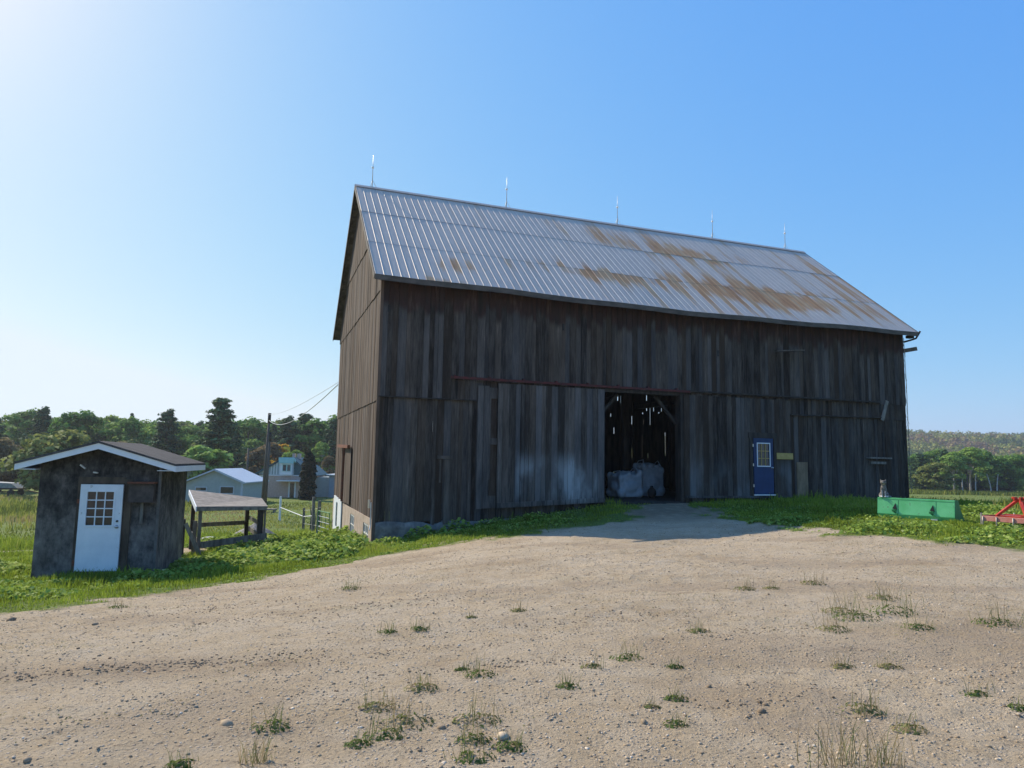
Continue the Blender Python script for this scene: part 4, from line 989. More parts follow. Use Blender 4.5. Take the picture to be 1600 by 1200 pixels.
for x in (-1.35,1.4):
    for y in (-.9,.72):
        m=MB(); m.tube([(x,y,.33),(x,y+.2,.33)],.33,14); m.build('wheel',M['black'],car)
# road beyond the right hand field
rx=np.linspace(40,420,60); V=[];F=[]
for i,x in enumerate(rx):
    yy=152+.02*(x-90)
    for dy,dz in ((-2.6,.03),(2.6,.03)): V.append((x,yy+dy,tz(x,yy)+dz))
for i in range(59): F.append((2*i,2*i+2,2*i+3,2*i+1))
o=npmesh('road',np.array(V),np.array(F),pm('pale_gravel_road',(.32,.29,.25),(.42,.38,.33),1,bump=.2)); o['kind']='structure'
utility_pole(98.5,150,4.6,'pale slim pole by the road across the right hand field',-.2)

# ------------------------------------------------------------------ foliage helpers
def quads(C_,size,nrm,r,asp=1.0):
    """leaf cards: centre, half size, facing; returns V,F"""
    n=len(C_); nrm=nrm/(np.linalg.norm(nrm,axis=1,keepdims=True)+1e-9)
    a=np.cross(nrm,r.normal(size=(n,3))); a/=np.linalg.norm(a,axis=1,keepdims=True)+1e-9; b=np.cross(nrm,a)
    s=size[:,None]; V=np.empty((n,4,3)); bend=nrm*s*.35
    V[:,0]=C_-a*s; V[:,1]=C_-b*s*asp*.7+bend*.3; V[:,2]=C_+a*s-bend; V[:,3]=C_+b*s*asp*.7+bend*.3
    return V.reshape(-1,3),np.arange(n*4).reshape(n,4)
GREENS0={'broad':[(.012,.028,.006),(.035,.075,.014),(.07,.125,.026),(.10,.16,.038)],
 'olive':[(.022,.03,.008),(.06,.08,.02),(.10,.12,.032),(.135,.14,.045)],
 'pine':[(.009,.02,.009),(.022,.046,.02),(.045,.08,.032),(.08,.12,.05)],
 'light':[(.03,.05,.01),(.08,.13,.025),(.12,.185,.04),(.15,.21,.055)],
 'orange':[(.12,.05,.01),(.35,.15,.02),(.55,.26,.03),(.6,.35,.06)],
 'brown':[(.03,.02,.012),(.07,.05,.025),(.11,.08,.04),(.15,.12,.06)],
 'cedar':[(.004,.008,.004),(.008,.016,.007),(.015,.028,.012),(.025,.04,.018)]}
GREENS={k:[tuple(min(.9,c*(2.15 if k!='cedar' else 1.2)) for c in q) for q in v] for k,v in GREENS0.items()}
for k,v in GREENS.items(): M['leaf_'+k]=leafmat('foliage_'+k,v,transl=.12 if k in('pine','cedar') else .35)
def make_tree(kind,mat,h,w,seed,label,name='tree',leaf=.30,n=6200,base=.13,bark='bark'):
    r=np.random.default_rng(seed); rr=random.Random(seed)
    t=thing(name,label,'tree')
    P=[];S_=[];Nn=[];T=[]; tr=MB()
    def clump(c,rad,m_,tn,flat=1.,up=.5):
        d=r.normal(size=(m_,3)); d/=np.linalg.norm(d,axis=1,keepdims=True); d[:,2]=np.abs(d[:,2])*.9-.25*(r.random(m_)<.4)
        q=c+d*rad*np.array([1,1,flat])*(r.random((m_,1))**.35); P.append(q); Nn.append(d+np.array([0,0,up])+r.normal(size=(m_,3))*.5)
        S_.append(leaf*r.uniform(.6,1.35,m_)); T.append(np.clip(tn+r.normal(0,.14,m_)+d[:,2]*.12,0,1))
    if kind=='broad':
        nc=int(30+w*2); lean=rr.uniform(-.3,.3)
        tr.tube([(0,0,-.4),(lean*.3,0,h*.3),(lean,0,h*.6),(lean,0,h*.85)],[w*.035,w*.028,w*.018,.03],8)
        for i in range(nc):
            u_=rr.random(); zc=h*(base+(1-base)*u_**.85); prof=math.sin(math.pi*min(1,(.12+.86*((zc/h-base)/(1-base)))))**.6
            a=rr.uniform(0,6.28); rad=w/2*prof*rr.uniform(.45,1.0)*(1 if rr.random()>.12 else 1.15); c=np.array([math.cos(a)*rad+lean,math.sin(a)*rad,zc*.93])
            cr=w*rr.uniform(.13,.24); clump(c,cr,int(n/nc*rr.uniform(.6,1.5)),rr.uniform(.25,.8),.8)
            if i%3==0: tr.tube([(lean*.6,0,h*rr.uniform(.25,.6)),tuple(c*.6+np.array([0,0,h*.18])),tuple(c)],[w*.014,w*.008,.02],5)
    elif kind=='pine':
        tr.tube([(0,0,-.4),(0,0,h*.5),(.1,0,h*.97)],[w*.035,w*.024,.03],8); lv=int(h*1.9)
        for i in range(lv):
            z=h*(base+(1-base)*i/(lv-1)); k=(1-(z/h-base)/(1-base)); prof=(.22+.78*min(1,k*1.9))*(.85+.15*math.sin(i*1.7+seed))*(1 if k<.75 else .8)
            nb=rr.randint(4,6); a0=rr.uniform(0,6.28)
            for b in range(nb):
                a=a0+b*6.28/nb+rr.uniform(-.4,.4); L=w/2*prof*rr.uniform(.5,1.15); up=L*rr.uniform(.05,.4)+rr.uniform(-.45,.45)
                e=np.array([math.cos(a)*L,math.sin(a)*L,z+up]); tr.tube([(0,0,z),tuple(e*[.6,.6,1]-[0,0,up*.4]),tuple(e)],[.07,.045,.015],4)
                for f in (.45,.75,1.0):
                    c=np.array([math.cos(a)*L*f,math.sin(a)*L*f,z+up*f]); clump(c,w*.10*rr.uniform(.8,1.3),int(n/(lv*nb*3)*1.3),rr.uniform(.15,.75),.6,1.0)
        clump(np.array([.1,0,h*.98]),w*.07,int(n*.02),.5,1.3)
    else: # spruce or columnar cedar: dense spire
        tr.tube([(0,0,-.4),(0,0,h*.97)],[w*.06,.02],7)
        col=kind=='column'; lv=int(h*2.2)
        for i in range(lv):
            z=h*(base+(1-base)*(i+.5)/lv); k=1-(z/h-base)/(1-base); rad=w/2*((min(1,k*3.2)**.6*(.85+.15*k)) if col else (k**.85*.95+.05))
            nb=max(4,int(9*rad/w*2)+3)
            for b in range(nb):
                a=b*6.28/nb+i*1.1+rr.uniform(-.2,.2); rd=rad*rr.uniform(.72,1.06)
                c=np.array([math.cos(a)*rd*.8,math.sin(a)*rd*.8,z-rd*(0 if col else .18)+rr.uniform(-.25,.25)]); clump(c,max(.34 if col else .2,rad*.42),int(n/(lv*nb)),rr.uniform(.2,.7),1.1 if col else .45,.6)
    P_=np.concatenate(P); V,F=quads(P_,np.concatenate(S_),np.concatenate(Nn),r)
    npmesh('crown',V,F,M['leaf_'+mat],t,np.concatenate(T)); tr.build('trunk',M[bark],t,True)
    t['h']=h; return t
PROTO={}
def proto(key,*a,**k): PROTO[key]=(a,k,None)
def plant(key,x,y,h,label,group=None,rz=None,wide=1.,dz=0):
    a,k,o=PROTO[key]
    if o is None:
        o=make_tree(*a,**k,label=label); PROTO[key]=(a,k,o); H=o['h']; t=o; del t['h']
        PROTO[key]=(a,k,o); k['_H']=H
    else: t=dup(o,(0,0,0))
    H=k['_H'] if '_H' in k else h; s=h/H
    t.location=(x,y,tz(x,y)-.1+dz); t.scale=(s*wide,s*wide,s); t.rotation_euler=(0,0,random.uniform(0,6.28) if rz is None else rz)
    t['label']=label
    if 'group' in t: del t['group']
    if group: t['group']=group
    return t
proto('b1','broad','broad',12,9,11,name='broadleaf_tree'); proto('b2','broad','broad',12,8,12,name='broadleaf_tree'); proto('b3','broad','olive',11,9,13,name='broadleaf_tree',base=.1)
proto('l1','broad','light',12,6.5,14,name='broadleaf_tree',base=.3,bark='palebark'); proto('l2','broad','light',12,8,15,name='broadleaf_tree')
proto('p1','pine','pine',14,7.5,16,name='pine_tree',n=9000,base=.08,leaf=.24); proto('p2','pine','pine',13,6,17,name='pine_tree',n=7500,base=.12,leaf=.24)
proto('s1','spruce','pine',12,4.2,18,name='spruce_tree',base=.06,leaf=.2); proto('c1','column','cedar',6,1.9,19,name='cedar_tree',base=.0,leaf=.17,n=9000)
proto('o1','broad','orange',8,4,20,name='maple_tree',n=2500); proto('br','broad','brown',9,5.5,21,name='broadleaf_tree',base=.08)
proto('bu','broad','olive',7.8,9,22,name='willow_bush',base=.02,n=6000); proto('yb','broad','brown',6,6,23,name='bush',base=.02); proto('lb','broad','light',5,4.5,24,name='bush',base=.02,n=3000)
def at_(px,D): return ((px-800)/1080*D,D)
def top_h(px,py,D):
    d_=(713+(px-413)*.0183-py)/1080*D+1.6; x,y=at_(px,D); return d_-tz(x,y)
FEAT=[('bu',104,674,84,'large olive-green willowy bush rising behind the shed roof on the left',1.05),
('yb',12,688,92,'yellowish brown bush at the far left edge above the meadow',1.1),
('b1',48,642,132,'grey-green rounded tree highest at the far left of the treeline',1.1),
('p2',70,641,124,'dark narrow pine right of the grey-green rounded tree on the left',1.0),
('p1',-6,655,118,'dark conifer cut by the left edge of the picture',1.),
('b2',124,638,116,'bright green broadleaf tree above the peak of the shed roof on its left',1.05),
('l2',171,648,138,'thin airy tree just right of the bright green broadleaf tree',1.),
('b1',203,655,120,'rounded green tree directly above the shed ridge',1.05),
('s1',207,644,150,'pointed spruce tip poking above the rounded green tree over the shed',.8),
('br',188,690,100,'reddish brown tree low behind the shed roof',1.2),
('p2',264,645,112,'tall dark pine left of the biggest pine',1.05),
('l2',238,664,120,'light green tree between the shed ridge and the tall dark pine',1.),
('b2',297,662,125,'green tree filling the gap left of the biggest pine',1.),
('p1',346,628,100,'biggest white pine with layered branches standing above the blue outbuilding',1.0),
('lb',322,698,92,'light green leafy bush at the left foot of the biggest white pine',1.3),
('l1',303,722,84,'yellow-green shrub behind the left eave of the blue outbuilding',.9),
('br',408,700,104,'brown bare-looking tree left of the tall utility pole',1.),
('br',425,692,110,'second brown tree right behind the tall utility pole',1.),
('o1',447,690,112,'orange autumn maple above the farmhouse roof',1.),
('l2',463,702,106,'yellow-green tree right of the orange maple',1.),
('c1',487,706,86,'very dark columnar cedar between the farmhouse and its blue wing',1.),
('l1',508,690,118,'tall yellow-green tree above the blue wing of the farmhouse',.9),
('br',520,712,112,'grey-brown tree close to the barn edge above the blue wing',.8),
('p2',452,655,128,'dark pine high above the orange maple',1.1),
('p1',478,651,132,'broad dark pine above the columnar cedar',1.),
('b2',503,652,130,'green tree at the top of the wood left of the barn edge',1.),
('p2',524,658,126,'dark pine touching the barn edge',1.),
('s1',431,659,140,'narrow spruce left of the dark pine above the maple',1.)]
for k,px,py,D,lab,wd in FEAT:
    x,y=at_(px,D); plant(k,x,y,top_h(px,py,D),lab,wide=wd)
proto('us','broad','pine',4,6.5,31,name='undergrowth_bush',base=.0,n=2600); proto('us2','broad','broad',4.5,6.5,32,name='undergrowth_bush',base=.0,n=2600)
G1='trees filling the wood behind the farm'
for i in range(46):
    px=-120+i*16+random.uniform(-5,5); D=random.uniform(140,165); k=random.choice(['b1','b2','p2','b1','b3','l2','b2'])
    x,y=at_(px,D); py=656+random.uniform(-5,8); plant(k,x,y,top_h(px,py,D),'dense dark green tree in the back rows of the wood left of the barn',G1)
for i in range(30):
    px=-110+i*23+random.uniform(-6,6); D=random.uniform(112,130); k=random.choice(['b3','b2','l2','b1','b3','p2'])
    if 380<px<560 or 30<px<150: D+=14
    x,y=at_(px,D); py=682+random.uniform(-8,14); plant(k,x,y,top_h(px,py,D),'lower green tree in the middle rows of the wood left of the barn',G1)
for i,(px,py,D,k,lab) in enumerate([(1437,712,150,'p1','dark pine hard against the right barn corner'),(1458,722,146,'b3','olive tree above the pale parked car'),(1474,706,160,'p2','dark pine between the parked car and the pale pole'),
 (1487,706,150,'l1','small bright green poplar left of the pale pole'),(1512,699,152,'l1','taller bright green poplar right above the pale pole'),(1533,706,158,'b1','dark green tree right of the taller poplar'),
 (1556,712,156,'b2','wide dark tree with pale trunks below it'),(1582,712,158,'b1','dark green tree above the red cultivator'),(1604,708,165,'b2','green tree at the right edge of the picture'),(1600,748,152,'lb','small yellowish bush at the right edge by the road'),
 (1424,716,158,'s1','spruce half hidden by the right barn corner'),(1543,716,162,'p2','dark pine behind the wide dark tree'),(1500,712,168,'b3','olive tree behind the two poplars'),(1462,704,170,'b1','green tree in the gap above the parked car'),(1630,706,160,'b1','green tree just beyond the right edge of the picture'),(1655,706,160,'p2','pine beyond the right edge of the picture')]):
    x,y=at_(px,D); plant(k,x,y,top_h(px,py,D),lab,wide=1.15)
for i in range(24):
    px=1380+i*13; D=random.uniform(170,182); x,y=at_(px,D); plant(random.choice(['b1','b3','p2','b2']),x,y,top_h(px,712+random.uniform(-3,8),D),'dense green tree in the back rows beyond the right hand field','trees beyond the right hand field')
for i in range(26):
    px=1385+i*11; D=166+random.uniform(-3,6); x,y=at_(px,D); plant(random.choice(['us','us2','us']),x,y,random.uniform(4,6),'dark undergrowth bush under the trees beyond the right hand field','undergrowth beyond the right hand field',wide=1.5)
for i in range(34):
    px=-120+i*20; D=random.uniform(128,142); x,y=at_(px,D); plant(random.choice(['us','us2','yb','us2']),x,y,random.uniform(4,7),'undergrowth bush at the foot of the wood left of the barn','undergrowth of the wood left of the barn',wide=1.4)
for i in range(10):
    px=600+i*78; D=150+random.uniform(-5,10); x,y=at_(px,D); plant(random.choice(['b1','b2','p2','b3']),x,y,9+random.random()*3,'green tree hidden behind the barn','trees hidden behind the barn')
for px,lean in ((1545,-.8),(1553,.5),(1500,.1),(1520,.3)):
    x,y=at_(px,148); m=MB(); m.tube([(0,0,-.3),(lean*.3,0,2),(lean,0,4.2)],[.14,.11,.06],6); o=m.build('birch_trunk',M['palebark']); o.location=(x,y,tz(x,y)); tag(o,'bare pale trunk standing in front of the dark trees beyond the field','tree trunk','pale trunks beyond the field')

# ------------------------------------------------------------------ wooded hill on the right
def hillz(x,y):
    r=sst(330,820,y)*(36+6*(fbm(x/170,y/300,61,3)-.5)*2); side=sst(-250,350,x)
    return r*side-6+6*sst(300,400,y)*0
hx=np.linspace(-300,1900,90); hy=np.linspace(300,1500,60); HX,HY=np.meshgrid(hx,hy)
V=np.stack([HX.ravel(),HY.ravel(),hillz(HX.ravel(),HY.ravel())],1); ii=(np.arange(59)[:,None]*90+np.arange(89)[None,:]).ravel(); F=np.stack([ii,ii+1,ii+91,ii+90],1)
o=npmesh('hill',V,F,pm('hill_floor',(.03,.04,.015),(.06,.06,.03),.02,bump=0),smooth=True); o['kind']='structure'
r=np.random.default_rng(5); nt=5200; yy=300+820*r.random(nt)**.9; xx=yy*r.uniform(.42,.95,nt)
m_=r.random(nt)<.18; xx[m_]=yy[m_]*r.uniform(-.2,.42,m_.sum())
hh=r.uniform(9,14,nt); zz=hillz(xx,yy); cl=fbm(xx/60,yy/90,71,3); base_t=np.clip((cl-.5)*2.2+.5+r.normal(0,.13,nt),0,1)
K=30; d=r.normal(size=(nt,K,3)); d/=np.linalg.norm(d,axis=2,keepdims=True); d[...,2]=np.abs(d[...,2])
wd=r.uniform(3,5.2,nt); con=r.random(nt)<.2; wd[con]*=.6
C_=np.stack([xx,yy,zz],1)[:,None,:]+d*np.stack([wd,wd,hh*.62],1)[:,None,:]*(.75+.3*r.random((nt,K,1)))+np.array([0,0,1])*(hh*.42)[:,None,None]
V,F=quads(C_.reshape(-1,3),r.uniform(.7,1.4,nt*K),(d+r.normal(size=d.shape)*.45).reshape(-1,3),r)
tt=np.clip(np.repeat(base_t,K)+r.normal(0,.035,nt*K),0,1)
M['leaf_hill']=leafmat('hillside_foliage',[(.03,.07,.02),(.09,.14,.03),(.20,.235,.05),(.30,.29,.08),(.20,.13,.08)],0,.2)
o=npmesh('hillside_forest',V,F,M['leaf_hill'],None,tt); tag(o,'mixed green and russet wood covering the distant hill','forest',kind='stuff')

# ------------------------------------------------------------------ grass, weeds, meadow
M['grass']=leafmat('grass_blades',[(.11,.13,.018),(.21,.28,.03),(.31,.39,.05),(.44,.40,.12)],0,.4)
M['weed']=leafmat('broad_weed_leaves',[(.06,.10,.016),(.17,.25,.04),(.29,.40,.07),(.46,.50,.18)],0,.35)
M['dry']=leafmat('dry_meadow_stems',[(.11,.13,.025),(.22,.26,.05),(.33,.33,.07),(.36,.28,.13)],0,.35)
def blades(name,x,y,h,w,tint,mat,lean=.35,parent=None,z=None):
    n=len(x); z=ground_z(x,y)-.01 if z is None else z; a=rng.uniform(0,6.28,n); la=rng.uniform(0,6.28,n); L=h*rng.uniform(.1,1,n)*lean
    dx,dy=np.cos(a)*w/2,np.sin(a)*w/2; lx,ly=np.cos(la)*L,np.sin(la)*L
    V=np.empty((n,5,3)); V[:,0]=np.stack([x-dx,y-dy,z],1); V[:,1]=np.stack([x+dx,y+dy,z],1)
    V[:,2]=np.stack([x-dx*.7+lx*.4,y-dy*.7+ly*.4,z+h*.6],1); V[:,3]=np.stack([x+dx*.7+lx*.4,y+dy*.7+ly*.4,z+h*.6],1); V[:,4]=np.stack([x+lx,y+ly,z+h*.95],1)
    b=np.arange(n)[:,None]*5; F=np.stack([b+[0,1,3],b+[0,3,2],b+[2,3,4]],1).reshape(-1,3)
    return npmesh(name,V.reshape(-1,3),F,mat,parent,np.repeat(tint,3))
def scatter(n,x0,x1,y0,y1,dens=None,pad=.02):
    x=rng.uniform(x0,x1,n);y=rng.uniform(y0,y1,n); g=grassiness(x,y); k=(rng.random(n)<g*1.2-.2)&~barn_in(x,y,pad)&~shed_in(x,y,.02)
    if dens is not None: k&=rng.random(n)<dens(x,y)
    return x[k],y[k]
def patch(x,y,s=1.,seed=0): return fbm(x*s,y*s,seed,3)
X=[];Y=[]
for (n,a,b,c,d_) in ((150000,-16,1,8,24),(60000,-6,12,14,28),(95000,5.5,19,10.5,24),(60000,-24,-3,22,42)):
    x,y=scatter(n,a,b,c,d_,lambda x,y:sst(.3,.55,patch(x,y,.9,31))*.8+.2); X.append(x);Y.append(y)
x=np.concatenate(X);y=np.concatenate(Y); D_=np.hypot(x,y); pn=patch(x,y,.7,33); edge=.3+.7*sst(0,1.6,sdpoly(x,y)+.6*(patch(x,y,1.4,36)-.5))
h=(.03+.20*sst(.3,.7,patch(x,y,1.7,34))*pn+.06*pn)*rng.uniform(.4,1.4,len(x))*(1+sst(20,38,D_)*1.2); h*=edge; h*=1+.5*(barn_in(x,y,.5))-.35*shed_in(x,y,.5); h*=np.where((x>9)&(x<12)&(y>14.5)&(y<18),.45,1)
tint=np.clip(.25+.9*(patch(x,y,.5,35)-.3)+rng.normal(0,.16,len(x)),0,1)
o=blades('grass',x,y,h,.006+D_*.0007,tint,M['grass'],.55); tag(o,'short uneven green grass around the gravel yard and buildings','grass',kind='stuff')
# meadow far left, verge and field on the right
X=[];Y=[];H_=[]
x,y=scatter(42000,-75,-12,33,80,lambda x,y:sst(.35,.6,patch(x,y,.15,37))*.85+.15); X.append(x);Y.append(y);H_.append((.25+.65*patch(x,y,.15,38))*(1-.68*sst(-36,-26,x)))
x,y=scatter(14000,-12,40,40,100); X.append(x);Y.append(y);H_.append(.10+.12*patch(x,y,.15,38))
x,y=scatter(30000,14,150,20,150,lambda x,y:sst(.5,.62,patch(x,y,.08,39))); X.append(x);Y.append(y);H_.append(.06+.09*patch(x,y,.15,38))
x,y=scatter(16000,40,260,138,150); X.append(x);Y.append(y);H_.append(.5+.5*patch(x,y,.15,38))
x,y=scatter(500,13,15.5,16,20); X.append(x);Y.append(y);H_.append(.25+.3*patch(x,y,.5,38))
x=np.concatenate(X);y=np.concatenate(Y);h=np.concatenate(H_)*rng.uniform(.6,1.3,len(x)); D_=np.hypot(x,y)
tint=np.clip(.35+1.5*(patch(x,y,.12,43)-.42)+rng.normal(0,.17,len(x)),0,1)
o=blades('meadow_grass',x,y,h,.02+D_*.0011,tint,M['dry'],.5); tag(o,'taller yellow-green meadow growth in the fields beyond the buildings','meadow',kind='stuff')
# leafy weeds
MOUND=[(-6.9,17.6,1.9,1.3,.34),(-5.4,18.2,1.6,1.2,.42),(-5.9,20.3,1.8,1.7,.5),(-7.4,20.6,1.5,1.6,.48),(-4.9,20.6,.9,1.3,.5),(-4.3,19.0,.9,.8,.34),(-3.5,19.9,.6,.5,.3),(-2.7,20.5,.6,.35,.34),(-1.6,20.7,.55,.35,.42),(-.6,21.0,.6,.3,.3),(.6,21.2,.7,.35,.22),
 (-1.2,19.6,1.5,.5,.13),(.8,19.6,1.2,.5,.12),(-11.6,14.0,1.3,.8,.22),(-12.8,16.5,1.6,1.8,.35),(-10.4,14.0,.9,.5,.14),(-8.9,13.9,.8,.4,.1),(-8.2,11.7,1.2,.6,.12),(-11.5,11.5,1.5,1.2,.14),(-6.6,15.5,1.0,.8,.22),(-7.3,14.5,1.0,.6,.16),
 (8.6,15.5,1.2,.8,.10),(10.2,14.4,1.3,.6,.09),(10.3,14.0,1.2,.6,.14),(8.0,15.0,1.0,.7,.12),(12.1,16.4,.9,1.3,.25),(11.6,13.6,1.2,.8,.18),(12.6,18.5,1.0,1.4,.3),(9.4,13.2,1.2,.5,.1),(6.9,17.6,1.0,1.0,.1),(-9.0,24.5,2.2,1.6,.35),(-7.2,23.6,1.4,1.6,.4),(-6.0,25,1.2,2.5,.4),(-10.8,19.5,.6,1.2,.3)]
P=[];S_=[];Nn=[];T=[];r=np.random.default_rng(9)
for (cx,cy,rx_,ry_,hm) in MOUND:
    n=int(620*rx_*ry_*(1+hm*2)); a=r.uniform(0,6.28,n); q=np.sqrt(r.random(n)); x=cx+np.cos(a)*q*rx_; y=cy+np.sin(a)*q*ry_
    k=~barn_in(x,y,.04)&~shed_in(x,y,.04)&(grassiness(x,y)>.3); x,y,q=x[k],y[k],q[k]; n=len(x)
    dome=hm*(1-q**2.5)*(.45+1.0*patch(x,y,2.2,51)); u=r.random(n)**.45
    P.append(np.stack([x,y,ground_z(x,y)+.02+dome*u],1)); S_.append(r.uniform(.025,.062,n)*(1+.4*(hm>.3))); Nn.append(np.stack([r.normal(0,.55,n),r.normal(0,.55,n),np.ones(n)],1))
    T.append(np.clip(.15+.5*u+.45*(patch(x,y,1.3,53)-.45)+r.normal(0,.13,n),0,1))
for (n,a,b,c,d_) in ((30000,-16,1,8,26),(9000,-4,8,16,24),(24000,5.5,19,10.5,24)):
    x,y=scatter(n,a,b,c,d_,lambda x,y:sst(.42,.6,patch(x,y,1.3,55))); n=len(x)
    P.append(np.stack([x,y,ground_z(x,y)+.015+.07*r.random(n)*(.3+.7*sst(0,1.5,sdpoly(x,y)))],1)); S_.append(r.uniform(.016,.042,n)); Nn.append(np.stack([r.normal(0,.45,n),r.normal(0,.45,n),np.ones(n)],1)); T.append(np.clip(.2+.7*patch(x,y,.8,57)+r.normal(0,.13,n),0,1))
V,F=quads(np.concatenate(P),np.concatenate(S_),np.concatenate(Nn),r,1.1)
o=npmesh('weeds',V,F,M['weed'],None,np.concatenate(T)); tag(o,'leafy green weeds and clover mounded along the barn, shed and bucket','weeds',kind='stuff')

# ------------------------------------------------------------------ loose stones and clods of the yard
ICO=np.array([(0,0,1),(.89,0,.45),(.28,.85,.45),(-.72,.53,.45),(-.72,-.53,.45),(.28,-.85,.45),(.72,.53,-.45),(-.28,.85,-.45),(-.89,0,-.45),(-.28,-.85,-.45),(.72,-.53,-.45),(0,0,-1)])
IF=np.array([(0,1,2),(0,2,3),(0,3,4),(0,4,5),(0,5,1),(1,6,2),(2,7,3),(3,8,4),(4,9,5),(5,10,1),(2,6,7),(3,7,8),(4,8,9),(5,9,10),(1,10,6),(6,11,7),(7,11,8),(8,11,9),(9,11,10),(10,11,6)])
def pebbles(x,y,s,r):
    n=len(x); P=ICO[None]*(1+r.normal(0,.16,(n,12,1)))*s[:,None,None]*np.stack([r.uniform(.8,1.4,n),r.uniform(.7,1.1,n),r.uniform(.4,.75,n)],1)[:,None,:]
    a=r.uniform(0,6.28,n); c_,s_=np.cos(a)[:,None],np.sin(a)[:,None]; X=P[...,0]*c_-P[...,1]*s_; Y=P[...,0]*s_+P[...,1]*c_
    z=ground_z(x,y); return np.stack([X+x[:,None],Y+y[:,None],P[...,2]+z[:,None]+s[:,None]*.12],2).reshape(-1,3),(np.arange(n)[:,None,None]*12+IF[None]).reshape(-1,3)
r=np.random.default_rng(3); n=34000
D0=3.2+16*r.random(n)**1.6; A=r.uniform(-.75,.75,n); x=np.sin(A)*D0*1.1; y=np.cos(A)*D0
x=np.concatenate([x,r.normal(-1.6,.55,1100),r.normal(-2.3,.5,500),r.uniform(-1,1,300)]); y=np.concatenate([y,r.normal(4.75,.42,1100),r.normal(4.5,.3,500),r.uniform(3.9,4.6,300)])
k=(grassiness(x,y)<.4)&((patch(x,y,.8,81)>.42)|(r.random(len(x))<.35)); x,y=x[k],y[k]; s=.0025+.009*r.random(len(x))**5+.00045*np.hypot(x,y)
tn_=np.clip(r.normal(.45,.22,len(x)),0,1)
for (cx,cy,sx,sy,m_,sz) in ((-3.0,5.95,.75,.10,420,.013),(-.05,5.72,.5,.06,160,.011),(1.55,4.8,.3,.09,70,.012),(2.2,6.7,.35,.07,80,.011),(-1.9,8.3,.9,.22,260,.012),(-3.3,9.0,.9,.25,220,.012),(.9,7.3,.8,.15,160,.010),(3.4,5.4,.7,.12,110,.010),(-.9,6.2,.6,.08,120,.009)):
    qx=r.normal(cx,sx,m_); qy=r.normal(cy,sy,m_)+.25*(qx-cx); x=np.concatenate([x,qx]); y=np.concatenate([y,qy]); s=np.concatenate([s,sz*r.uniform(.3,1.2,m_)]); tn_=np.concatenate([tn_,np.clip(r.normal(.12,.1,m_),0,1)])
V,F=pebbles(x,y,s,r)
M['pebble']=leafmat('yard_pebbles',[(.18,.13,.085),(.37,.28,.185),(.52,.41,.29),(.70,.60,.48)],0,.0,.9)
o=npmesh('gravel',V,F,M['pebble'],None,np.repeat(tn_,20)); tag(o,'loose pebbles and clods scattered over the bare yard','gravel',kind='stuff')
STONES=[(-.02,4.24,.042,'flat pale stone among the weeds at the bottom centre of the yard',.6),(-.39,4.41,.022,'dark grey stone left of the bottom centre weeds',.15),(1.65,4.66,.028,'dark brown clod of earth in the right foreground',.05),(1.72,4.80,.018,'smaller dark clod above the dark brown one',.1),
 (-1.74,4.52,.035,'blue-grey stone in the pebbly patch at lower left',.35),(-2.62,4.0,.028,'dark round stone in the bottom left corner of the yard',.25),(-6.15,8.85,.05,'dark stone on the edge of the grass at far left',.1),(-4.68,8.1,.035,'small dark stone on the left yard below the shed',.2),(1.46,5.2,.022,'small dark clod in the right middle of the foreground',.12),(.86,4.5,.02,'small dark stone at the bottom of the centre foreground',.2)]
for (x,y,s,lab,tn) in STONES:
    V,F=pebbles(np.array([x]),np.array([y]),np.array([s*1.25]),r); V=V-np.array([x,y,0]); z0=V[:,2].min(); V[:,2]-=z0
    o=npmesh('stone',V,F,M['pebble'],None,np.full(20,tn)); o.location=(x,y,z0); tag(o,lab,'stone','larger stones on the yard')

# sparse seedlings and flat moss between the stones
x=rng.uniform(-6,9,90000); y=rng.uniform(3.6,14,90000); k=(grassiness(x,y)<.5)&(rng.random(len(x))<sst(.60,.74,fbm(x*.9,y*1.3,95,4))*.55+.006); x,y=x[k],y[k]; n=len(x)
P_=np.stack([x,y,ground_z(x,y)+rng.uniform(.0,.012,n)],1); V,F=quads(P_,rng.uniform(.004,.011,n),np.stack([rng.normal(0,.5,n),rng.normal(0,.5,n),np.ones(n)],1),rng,.8)
M['sprout']=leafmat('seedlings',[(.12,.13,.04),(.20,.20,.07),(.30,.27,.12),(.38,.30,.17)],0,.2)
o=npmesh('seedlings',V,F,M['sprout'],None,np.clip(rng.normal(.45,.25,n),0,1)); tag(o,'faint yellowish seedlings and moss spread thinly over the bare yard','ground cover',kind='stuff')
